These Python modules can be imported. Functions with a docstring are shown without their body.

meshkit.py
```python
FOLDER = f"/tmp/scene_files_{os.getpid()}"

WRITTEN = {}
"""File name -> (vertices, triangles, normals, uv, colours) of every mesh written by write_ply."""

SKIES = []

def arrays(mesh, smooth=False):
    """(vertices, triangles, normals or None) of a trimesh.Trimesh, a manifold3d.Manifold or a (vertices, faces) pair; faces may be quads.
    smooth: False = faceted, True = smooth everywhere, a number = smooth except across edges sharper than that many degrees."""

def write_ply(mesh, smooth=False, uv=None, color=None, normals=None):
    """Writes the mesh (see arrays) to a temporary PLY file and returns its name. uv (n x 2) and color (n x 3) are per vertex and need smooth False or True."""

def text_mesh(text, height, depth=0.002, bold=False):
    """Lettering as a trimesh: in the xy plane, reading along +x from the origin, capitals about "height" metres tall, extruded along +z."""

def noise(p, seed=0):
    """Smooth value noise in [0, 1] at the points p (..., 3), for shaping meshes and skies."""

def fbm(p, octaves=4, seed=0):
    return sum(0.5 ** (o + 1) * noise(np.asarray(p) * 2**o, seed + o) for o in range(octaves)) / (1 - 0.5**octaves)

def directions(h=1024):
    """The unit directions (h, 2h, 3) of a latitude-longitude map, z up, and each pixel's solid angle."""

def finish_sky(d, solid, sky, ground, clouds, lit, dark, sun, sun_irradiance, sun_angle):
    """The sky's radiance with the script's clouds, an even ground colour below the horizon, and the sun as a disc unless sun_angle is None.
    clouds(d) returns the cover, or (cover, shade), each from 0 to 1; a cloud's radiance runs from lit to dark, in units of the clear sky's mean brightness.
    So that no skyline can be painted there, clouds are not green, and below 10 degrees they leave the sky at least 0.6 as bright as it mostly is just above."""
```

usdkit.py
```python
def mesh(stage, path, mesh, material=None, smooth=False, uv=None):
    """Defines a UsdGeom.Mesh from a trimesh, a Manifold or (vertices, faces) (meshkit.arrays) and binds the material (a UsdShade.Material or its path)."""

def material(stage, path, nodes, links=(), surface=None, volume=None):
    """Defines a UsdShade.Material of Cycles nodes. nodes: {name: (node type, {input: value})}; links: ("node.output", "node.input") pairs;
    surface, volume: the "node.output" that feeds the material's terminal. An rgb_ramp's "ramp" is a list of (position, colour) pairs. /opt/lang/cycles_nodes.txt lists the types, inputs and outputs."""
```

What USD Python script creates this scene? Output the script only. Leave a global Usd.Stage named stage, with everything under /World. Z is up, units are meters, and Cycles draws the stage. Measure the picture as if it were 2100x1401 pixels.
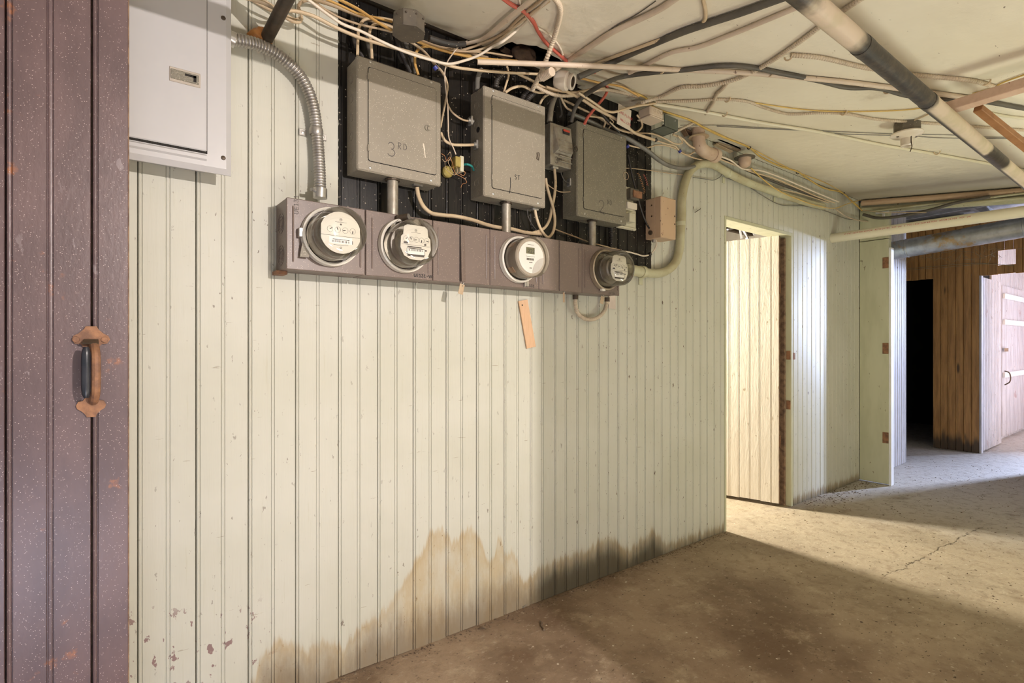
import math, random
import numpy as np, trimesh, shapely, usdkit, meshkit
from shapely.geometry import Polygon, Point
from pxr import Usd, UsdGeom, UsdLux, UsdShade, Gf, Sdf

random.seed(7)
RNG = np.random.default_rng(7)
stage = Usd.Stage.CreateInMemory()
UsdGeom.SetStageUpAxis(stage, UsdGeom.Tokens.z)
UsdGeom.SetStageMetersPerUnit(stage, 1.0)
UsdGeom.Xform.Define(stage, '/World')
UsdGeom.Scope.Define(stage, '/World/Looks')

# ------------------------------------------------------------------ camera, lights, exposure
FPX, CX, CY = 1120.0, 1050.0, 706.0            # focal length, principal column and horizon row, in pixels of 2100 x 1401
EYE = np.array([0.0, -1.78, 1.105])
ANG = math.atan2(1449.0, FPX)
FWD = np.array([math.cos(ANG), math.sin(ANG), 0.0])
RGT = np.array([math.sin(ANG), -math.cos(ANG), 0.0])
EXPOSURE = 0.02
cam = UsdGeom.Camera.Define(stage, '/World/camera')
cam.AddTransformOp().Set(Gf.Matrix4d(*RGT, 0, 0, 0, 1, 0, *(-FWD), 0, *EYE, 1))
cam.CreateHorizontalApertureAttr(36.0)
cam.CreateVerticalApertureAttr(36.0 * 1401 / 2100)
cam.CreateFocalLengthAttr(36.0 * FPX / 2100)
cam.CreateVerticalApertureOffsetAttr(36.0 * (CY - 700.5) / 2100)
cam.CreateClippingRangeAttr(Gf.Vec2f(0.05, 60))
cam.CreateExposureAttr(EXPOSURE)

dome = UsdLux.DomeLight.Define(stage, '/World/sky')
dome.CreateIntensityAttr(0.20)
dome.CreateColorAttr(Gf.Vec3f(0.97, 0.97, 1.0))


def rect_light(name, pos, aim, w, h, inten, col):
    l = UsdLux.RectLight.Define(stage, '/World/' + name)
    d = np.array(aim, float) - pos
    d /= np.linalg.norm(d)
    r = np.cross(d, [0, 0, 1.0]); r /= np.linalg.norm(r)
    u = np.cross(r, d)
    l.AddTransformOp().Set(Gf.Matrix4d(*r, 0, *u, 0, *(-d), 0, *map(float, pos), 1))
    l.CreateWidthAttr(w); l.CreateHeightAttr(h); l.CreateIntensityAttr(inten); l.CreateColorAttr(Gf.Vec3f(*col))


def ball_light(name, pos, r, inten, col):
    l = UsdLux.SphereLight.Define(stage, '/World/' + name)
    l.AddTranslateOp().Set(Gf.Vec3d(*pos)); l.CreateRadiusAttr(r); l.CreateIntensityAttr(inten); l.CreateColorAttr(Gf.Vec3f(*col))


# unseen lights: behind the camera, in the side room, past the passage end
ball_light('unseen_lamp', (1.05, -3.1, 1.80), 0.008, 98000, (1.0, 0.915, 0.89))  # out of view, lights the near wall and casts its shadows
rect_light('unseen_side_room_light', np.array([3.0, 1.62, 1.55]), (3.35, 0.0, 1.15), 0.26, 0.26, 700, (1.0, 0.94, 0.80))  # out of view, lights the open leaf and the floor outside
rect_light('unseen_far_light', np.array([10.5, -2.1, 1.70]), (4.5, -0.3, 0.2), 0.36, 0.36, 3100, (0.58, 0.69, 1.0))  # out of view, lights the far floor band and wall strip
rect_light('unseen_passage_light', np.array([8.6, -3.6, 1.5]), (8.2, -0.3, 0.9), 1.3, 1.2, 10, (0.78, 0.82, 1.0))  # out of view, placed to light the far white boards


rect_light('added_ceiling_fill', np.array([0.85, -2.2, 0.06]), (1.15, -1.7, 2.2), 0.6, 0.5, 22, (1.0, 0.91, 0.83))  # added fill aimed up to brighten the near ceiling
rect_light('added_ceiling_fill_far', np.array([3.2, -2.2, 0.06]), (3.25, -1.6, 2.2), 0.8, 0.4, 22, (0.93, 1.0, 0.84))  # added fill aimed up to brighten the ceiling further right


rect_light('unseen_low_light', np.array([-0.25, -2.05, 0.12]), (0.15, 0.0, 0.05), 0.5, 0.35, 19, (0.62, 0.74, 1.0))  # out of view, placed to cool the foot of the wall at left


# ------------------------------------------------------------------ measuring: a point of the photograph on a plane of the place
def ray(x, y):
    return FWD + (x - CX) / FPX * RGT + np.array([0, 0, (CY - y) / FPX])


def on_y(x, y, v):
    d = ray(x, y); return EYE + d * (v - EYE[1]) / d[1]


def on_z(x, y, v):
    d = ray(x, y); return EYE + d * (v - EYE[2]) / d[2]


def on_x(x, y, v):
    d = ray(x, y); return EYE + d * (v - EYE[0]) / d[0]


CEIL0, CEILK = 2.27, 0.12                      # the old ceiling sags away from the wall


def ceil_z(y):
    return CEIL0 + CEILK * y


def on_c(x, y, off=0.0):
    d = ray(x, y)
    den = d[2] - CEILK * d[1]
    t = (CEIL0 - off + CEILK * EYE[1] - EYE[2]) / den if den > 1e-6 else 1e9
    p = EYE + d * t
    if t <= 0 or p[1] > -0.02 - off:
        p = on_y(x, y, -0.02 - off)
    return p


def at(p, plane, off=0.0):
    if len(p) > 2:
        plane = p[2]
    if plane == 'c':
        return on_c(p[0], p[1], off)
    k, v = plane
    return {'y': on_y, 'z': on_z, 'x': on_x, 'c': on_c}[k](p[0], p[1], v)


# ------------------------------------------------------------------ materials
class Ref(str):
    pass


class Node:
    def __init__(s, g, name): s.__dict__.update(g=g, name=name)
    def __getattr__(s, out): return Ref(s.name + '.' + out)


class G:
    def __init__(s, name): s.name, s.nodes, s.links = name, {}, []
    def n(s, kind, **inp):
        nm = 'n%d' % len(s.nodes)
        vals = {}
        for k, v in inp.items():
            if isinstance(v, Ref): s.links.append((str(v), nm + '.' + k))
            else: vals[k] = v
        s.nodes[nm] = (kind, vals)
        return Node(s, nm)
    def math(s, op, a, b=0.0, c=0.0, clamp=False):
        return s.n('math', math_type=op, value1=a, value2=b, value3=c, use_clamp=clamp).value
    def step(s, v, a, b):      # smooth 0..1 as v runs from a to b
        return s.n('map_range', range_type='smoothstep', value=v, from_min=a, from_max=b, to_min=0.0, to_max=1.0, clamp=True).result
    def mix(s, f, a, b, mode='mix'):
        return s.n('mix_color', blend_type=mode, fac=f, a=a, b=b).result
    def pos(s, sc=(1, 1, 1)):
        p = s.n('geometry').position
        return p if sc == (1, 1, 1) else s.n('mapping', vector=p, scale=sc).vector
    def noise(s, vec, scale, detail=3.0, rough=0.55):
        return s.n('noise_texture', vector=vec, scale=scale, detail=detail, roughness=rough).fac
    def done(s, surf):
        return usdkit.material(stage, '/World/Looks/' + s.name, s.nodes, s.links, surface=str(surf))


def paint(name, c1, c2=None, scale=7.0, rough=0.55, metal=0.0, bump=0.15, bscale=45.0, stretch=(1, 1, 1), specks=None, spec=0.5, flecks=None, rust=None, coat=0.0):
    """specks, flecks: (colour, density 0..1, scale); rust: (colour, threshold, scale)"""
    g = G(name)
    p = g.pos(stretch)
    c2 = c2 or tuple(0.82 * x for x in c1)
    col = g.mix(g.step(g.noise(p, scale, 5.0, 0.6), 0.35, 0.68), c1, c2)
    if rust:
        col = g.mix(g.step(g.noise(g.pos(), rust[2], 6.0, 0.65), rust[1], rust[1] + 0.08), col, rust[0])
    if flecks:
        f_ = g.step(g.noise(g.pos((1, 1, 0.55)), flecks[2] * 0.8, 4.0, 0.62), 0.66, 0.69)
        col = g.mix(g.math('multiply', f_, g.step(g.noise(g.pos(), 3.0), 0.4, 0.6)), col, flecks[0])
    for sp in (specks,):
        if sp:
            v = g.n('voronoi_texture', feature='f1', vector=g.pos(), scale=sp[2])
            hit = g.math('multiply', g.math('less_than', v.distance, 0.28), g.math('less_than', g.n('separate_xyz', vector=v.position).x, 1e9))
            rnd = g.n('white_noise_texture', dimensions='3D', vector=v.position).value
            col = g.mix(g.math('multiply', hit, g.math('less_than', rnd, sp[1])), col, sp[0])
    nb = g.n('bump', height=g.noise(g.pos(stretch), bscale, 4.0), strength=bump, distance=0.004).normal
    b = g.n('principled_bsdf', base_color=col, roughness=rough, metallic=metal, normal=nb, specular_ior_level=spec, coat_weight=coat)
    return g.done(b.BSDF)


def wall_paint():
    g = G('green_beadboard_paint')
    p = g.pos(); xyz = g.n('separate_xyz', vector=p)
    X, Z = xyz.x, xyz.z
    grain = g.noise(g.pos((30, 30, 1.5)), 3.0, 6.0, 0.65)
    col = g.mix(g.step(g.noise(p, 2.6, 4.0), 0.3, 0.7), (0.585, 0.570, 0.485), (0.540, 0.525, 0.430))
    col = g.mix(g.math('multiply', g.step(grain, 0.58, 0.75), 0.35), col, (0.42, 0.39, 0.24))
    # handling marks and chips
    big = g.step(g.noise(p, 1.7, 3.0), 0.45, 0.7)
    chip = g.step(g.noise(g.pos((1, 1, 0.45)), 58.0, 4.0, 0.62), 0.650, 0.675)
    right = g.step(X, 1.3, 2.0)
    chip2 = g.math('multiply', g.step(g.noise(g.pos((1, 1, 0.4)), 44.0, 5.0, 0.66), 0.65, 0.675), right)
    col = g.mix(g.math('maximum', g.math('multiply', chip, g.math('multiply_add', big, 0.7, 0.3)), chip2), col, (0.12, 0.075, 0.05))
    splash = g.math('multiply', g.math('multiply', g.step(g.noise(g.pos((1, 1, 0.8)), 30.0, 4.0, 0.6), 0.60, 0.625), g.math('subtract', 1.0, g.step(X, 0.36, 0.52))), g.math('subtract', 1.0, g.step(g.math('absolute', g.math('subtract', Z, g.math('multiply_add', X, -0.25, 0.30))), 0.07, 0.16)))
    col = g.mix(splash, col, (0.26, 0.17, 0.155))
    scratch = g.step(g.noise(g.pos((7, 7, 55)), 1.6, 4.0, 0.6), 0.68, 0.71)
    col = g.mix(g.math('multiply', scratch, 0.55), col, (0.24, 0.19, 0.12))
    # damp tide line along the foot of the wall (height over x), and mould
    k = g.math('divide', X, 3.2)
    pts = [(-0.2, .05), (.35, .05), (.45, .20), (.55, .15), (.66, .11), (.76, .17), (.83, .19), (.91, .29), (.98, .39), (1.0, .43), (1.05, .42), (1.10, .36), (1.17, .41), (1.23, .32), (1.25, .25),
           (1.285, .25), (1.30, .34), (1.35, .27), (1.41, .23), (1.42, .12), (1.50, .13), (1.6, .17), (1.8, .17), (1.95, .2), (2.1, .1), (2.3, .16), (2.4, .06), (2.9, .05), (3.2, .06)]
    H = g.n('rgb_ramp', fac=k, ramp=[(max(a, 0) / 3.2, (h, h, h)) for a, h in pts]).color
    H = g.n('rgb_to_bw', color=H).val
    jag = g.noise(g.pos((26, 26, 2.0)), 1.3, 5.0, 0.7)
    zz = g.math('add', Z, g.math('multiply', g.math('subtract', jag, 0.5), 0.16))
    d = g.math('subtract', H, zz)
    stain = g.step(d, -0.004, 0.03)
    edge = g.math('multiply', stain, g.math('subtract', 1.0, g.step(d, 0.01, 0.07)))
    blot = g.math('multiply_add', g.step(g.noise(g.pos((1, 1, 0.5)), 9.0, 5.0, 0.7), 0.35, 0.65), 0.45, 0.25)
    col = g.mix(g.math('multiply', stain, blot), col, (0.45, 0.335, 0.175))
    col = g.mix(g.math('multiply', edge, 0.38), col, (0.40, 0.27, 0.12))
    dirt = g.step(g.math('add', g.math('subtract', g.math('minimum', H, 0.17), zz), g.math('multiply', g.noise(g.pos((1, 1, 0.3)), 24.0, 5.0, 0.7), 0.12)), 0.03, 0.20)
    col = g.mix(g.math('multiply', dirt, 0.72), col, (0.15, 0.10, 0.052))
    mould = g.math('multiply', g.step(X, 1.38, 1.6), g.step(g.math('subtract', g.math('multiply', H, 0.95), zz), -0.02, 0.1))
    col = g.mix(g.math('multiply', mould, 0.8), col, (0.05, 0.042, 0.025))
    # the stretch behind the fuse boxes was painted black
    n1 = g.math('multiply', g.math('subtract', g.noise(p, 40.0), 0.5), 0.012)
    Xj = g.math('add', X, n1)
    m = g.math('multiply', g.math('multiply', g.math('greater_than', Xj, 0.651), g.math('less_than', Xj, 2.279)), g.math('greater_than', Z, 1.492))
    v = g.n('voronoi_texture', feature='f1', vector=p, scale=110.0)
    hit = g.math('multiply', g.math('less_than', v.distance, 0.25), g.math('less_than', g.n('white_noise_texture', dimensions='3D', vector=v.position).value, 0.16))
    blk = g.mix(g.step(grain, 0.52, 0.72), (0.011, 0.0095, 0.008), (0.045, 0.036, 0.028))
    blk = g.mix(hit, blk, (0.34, 0.29, 0.22))
    col = g.mix(m, col, blk)
    rough = g.n('mix_float', fac=m, a=0.5, b=0.33).result
    hgt = g.math('add', g.math('multiply', grain, 0.8), g.math('multiply', g.noise(p, 30.0), 0.4))
    nb = g.n('bump', height=hgt, strength=0.16, distance=0.003).normal
    b = g.n('principled_bsdf', base_color=col, roughness=rough, normal=nb, specular_ior_level=0.35)
    return g.done(b.BSDF)


def floor_look():
    g = G('dirty_concrete')
    p = g.pos(); xyz = g.n('separate_xyz', vector=p)
    big = g.noise(p, 1.6, 6.0, 0.62)
    col = g.mix(g.step(big, 0.36, 0.66), (0.165, 0.108, 0.066), (0.335, 0.245, 0.165))
    col = g.mix(g.math('multiply', g.step(g.noise(p, 5.5, 6.0, 0.7), 0.52, 0.74), 0.7), col, (0.48, 0.385, 0.265))
    # pale dust further in, then a paler grey lifting the daylit passage floor
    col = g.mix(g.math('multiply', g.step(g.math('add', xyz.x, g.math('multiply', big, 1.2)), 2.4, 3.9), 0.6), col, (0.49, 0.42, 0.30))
    col = g.mix(g.math('multiply', g.step(g.math('add', xyz.x, g.math('multiply', big, 1.0)), 4.2, 5.2), 0.7), col, (0.58, 0.56, 0.54))  # paler grey puts passage daylight into the floor colour
    col = g.mix(g.math('multiply', g.step(g.noise(p, 2.3, 5.0, 0.6), 0.6, 0.72), 0.45), col, (0.13, 0.072, 0.038))
    col = g.mix(g.step(g.noise(g.pos((1, 1.6, 1)), 46.0, 4.0, 0.65), 0.635, 0.69), col, (0.055, 0.038, 0.022))
    v = g.n('voronoi_texture', feature='f1', vector=p, scale=42.0)
    hit = g.math('multiply', g.math('less_than', v.distance, 0.17), g.math('less_than', g.n('white_noise_texture', dimensions='3D', vector=v.position).value, 0.05))
    col = g.mix(hit, col, (0.6, 0.53, 0.42))
    col = g.mix(g.math('multiply', g.step(g.noise(p, 17.0, 6.0, 0.7), 0.48, 0.66), 0.42), col, (0.17, 0.115, 0.07))
    col = g.mix(g.math('multiply', g.step(g.noise(g.pos((1, 1.5, 1)), 31.0, 5.0, 0.7), 0.56, 0.7), 0.35), col, (0.62, 0.54, 0.42))
    # one long crack across the slab
    a, b_ = on_z(1815, 1185, 0), on_z(2030, 1072, 0)
    dx, dy = b_[0] - a[0], b_[1] - a[1]; L = math.hypot(dx, dy)
    nx, ny = -dy / L, dx / L
    dist = g.math('add', g.math('multiply', g.math('subtract', xyz.x, float(a[0])), nx), g.math('multiply', g.math('subtract', xyz.y, float(a[1])), ny))
    dist = g.math('absolute', g.math('add', dist, g.math('multiply', g.math('subtract', g.noise(p, 7.0, 5.0, 0.7), 0.5), 0.10)))
    crack = g.math('multiply', g.math('subtract', 1.0, g.step(dist, 0.001, 0.006)), g.math('multiply', g.math('multiply', g.step(xyz.x, float(min(a[0], b_[0])) - .1, float(min(a[0], b_[0])) + .2), g.math('subtract', 1.0, g.step(xyz.x, float(max(a[0], b_[0])) - .3, float(max(a[0], b_[0]))))), g.math('multiply', g.step(g.noise(p, 18.0), 0.35, 0.6), 0.7)))
    col = g.mix(crack, col, (0.05, 0.035, 0.02))
    hgt = g.math('add', g.noise(p, 9.0, 6.0, 0.7), g.math('multiply', g.noise(p, 70.0, 4.0, 0.7), 0.35))
    nb = g.n('bump', height=g.math('subtract', hgt, crack), strength=0.65, distance=0.012).normal
    return g.done(g.n('principled_bsdf', base_color=col, roughness=0.82, normal=nb, specular_ior_level=0.3).BSDF)


def ceiling_look():
    g = G('old_ceiling_paint')
    p = g.pos(); xyz = g.n('separate_xyz', vector=p)
    col = g.mix(g.step(g.noise(p, 1.3, 5.0), 0.32, 0.68), (0.82, 0.76, 0.62), (0.73, 0.665, 0.52))
    col = g.mix(g.math('multiply', g.step(g.noise(p, 3.6, 6.0, 0.65), 0.60, 0.76), 0.5), col, (0.40, 0.32, 0.22))
    col = g.mix(g.step(g.noise(g.pos((1, 2.2, 1)), 38.0, 4.0, 0.62), 0.70, 0.725), col, (0.14, 0.09, 0.05))
    # darker brown towards the partition
    gr = g.math('multiply', g.step(g.math('add', xyz.x, g.math('multiply', g.noise(p, 2.5, 5.0), 0.9)), 4.45, 5.1), 0.45)
    col = g.mix(gr, col, (0.2, 0.17, 0.12))
    hgt = g.math('add', g.noise(p, 2.2, 4.0), g.math('multiply', g.noise(p, 22.0, 4.0, 0.6), 0.12))
    nb = g.n('bump', height=hgt, strength=0.55, distance=0.03).normal
    return g.done(g.n('principled_bsdf', base_color=col, roughness=0.55, normal=nb).BSDF)


def brown_boards():
    g = G('brown_varnished_pine')
    p = g.pos(); xyz = g.n('separate_xyz', vector=p)
    gr = g.noise(g.pos((14, 14, 1.2)), 2.4, 6.0, 0.65)
    col = g.mix(g.step(gr, 0.35, 0.68), (0.54, 0.28, 0.09), (0.33, 0.16, 0.05))
    kn = g.n('voronoi_texture', feature='f1', vector=g.pos((2.2, 6, 1.3)), scale=1.7).distance
    col = g.mix(g.math('multiply', g.math('subtract', 1.0, g.step(kn, 0.06, 0.16)), 0.85), col, (0.03, 0.018, 0.01))
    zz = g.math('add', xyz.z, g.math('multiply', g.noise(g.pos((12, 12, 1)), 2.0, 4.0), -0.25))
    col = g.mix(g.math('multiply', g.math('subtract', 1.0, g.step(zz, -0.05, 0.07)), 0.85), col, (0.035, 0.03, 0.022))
    nb = g.n('bump', height=gr, strength=0.25, distance=0.004).normal
    return g.done(g.n('principled_bsdf', base_color=col, roughness=0.5, normal=nb).BSDF)


def pipe_look():
    """black iron drain pipe with patches of old pale overspray"""
    g = G('patchy_iron_pipe')
    p = g.pos(); xyz = g.n('separate_xyz', vector=p)
    j = g.math('add', xyz.x, g.math('multiply', g.math('subtract', g.noise(p, 14.0, 4.0), 0.5), 0.10))
    def band(a, b, s): return g.math('multiply', g.step(j, a - s, a + s), g.math('subtract', 1.0, g.step(j, b - s, b + s)))
    m = g.math('maximum', g.math('maximum', band(PB[0], PB[1], 0.03), band(PB[2], PB[3], 0.02)), band(PB[4], 9.0, 0.04))
    side = g.math('maximum', g.step(g.math('subtract', PIPE_Y + 0.010, xyz.y), 0.0, 0.012), 0.0)
    m = g.math('multiply', m, g.math('maximum', side, g.math('subtract', 1.0, g.step(j, PB[3] - 0.95, PB[3] - 0.9))))
    dark = g.mix(g.step(g.noise(p, 30.0, 5.0, 0.7), 0.4, 0.7), (0.028, 0.024, 0.02), (0.075, 0.058, 0.04))
    col = g.mix(m, dark, g.mix(g.step(g.noise(p, 12.0, 4.0), 0.4, 0.65), (0.60, 0.49, 0.37), (0.52, 0.44, 0.30)))
    nb = g.n('bump', height=g.noise(p, 60.0, 4.0), strength=0.25, distance=0.003).normal
    return g.done(g.n('principled_bsdf', base_color=col, roughness=0.5, normal=nb).BSDF)


def glass_look():
    g = G('meter_glass')
    tr = g.n('transparent_bsdf', color=(0.96, 0.955, 0.93))
    gl = g.n('glossy_bsdf', color=(1, 1, 1), roughness=0.04)
    f = g.math('multiply_add', g.n('fresnel', IOR=1.5).fac, 0.85, 0.015)
    return g.done(g.n('mix_closure', fac=f, closure1=tr.BSDF, closure2=gl.BSDF).closure)


# the long pipe that runs below the ceiling, parallel to the wall: where it hangs
PIPE_Y, PIPE_Z, PIPE_R = -1.18, 1.926, 0.027
PB = [on_y(x, y, PIPE_Y)[0] for x, y in ((1660, 5), (1752, 80), (1905, 215), (2020, 312), (2055, 345))]

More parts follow.
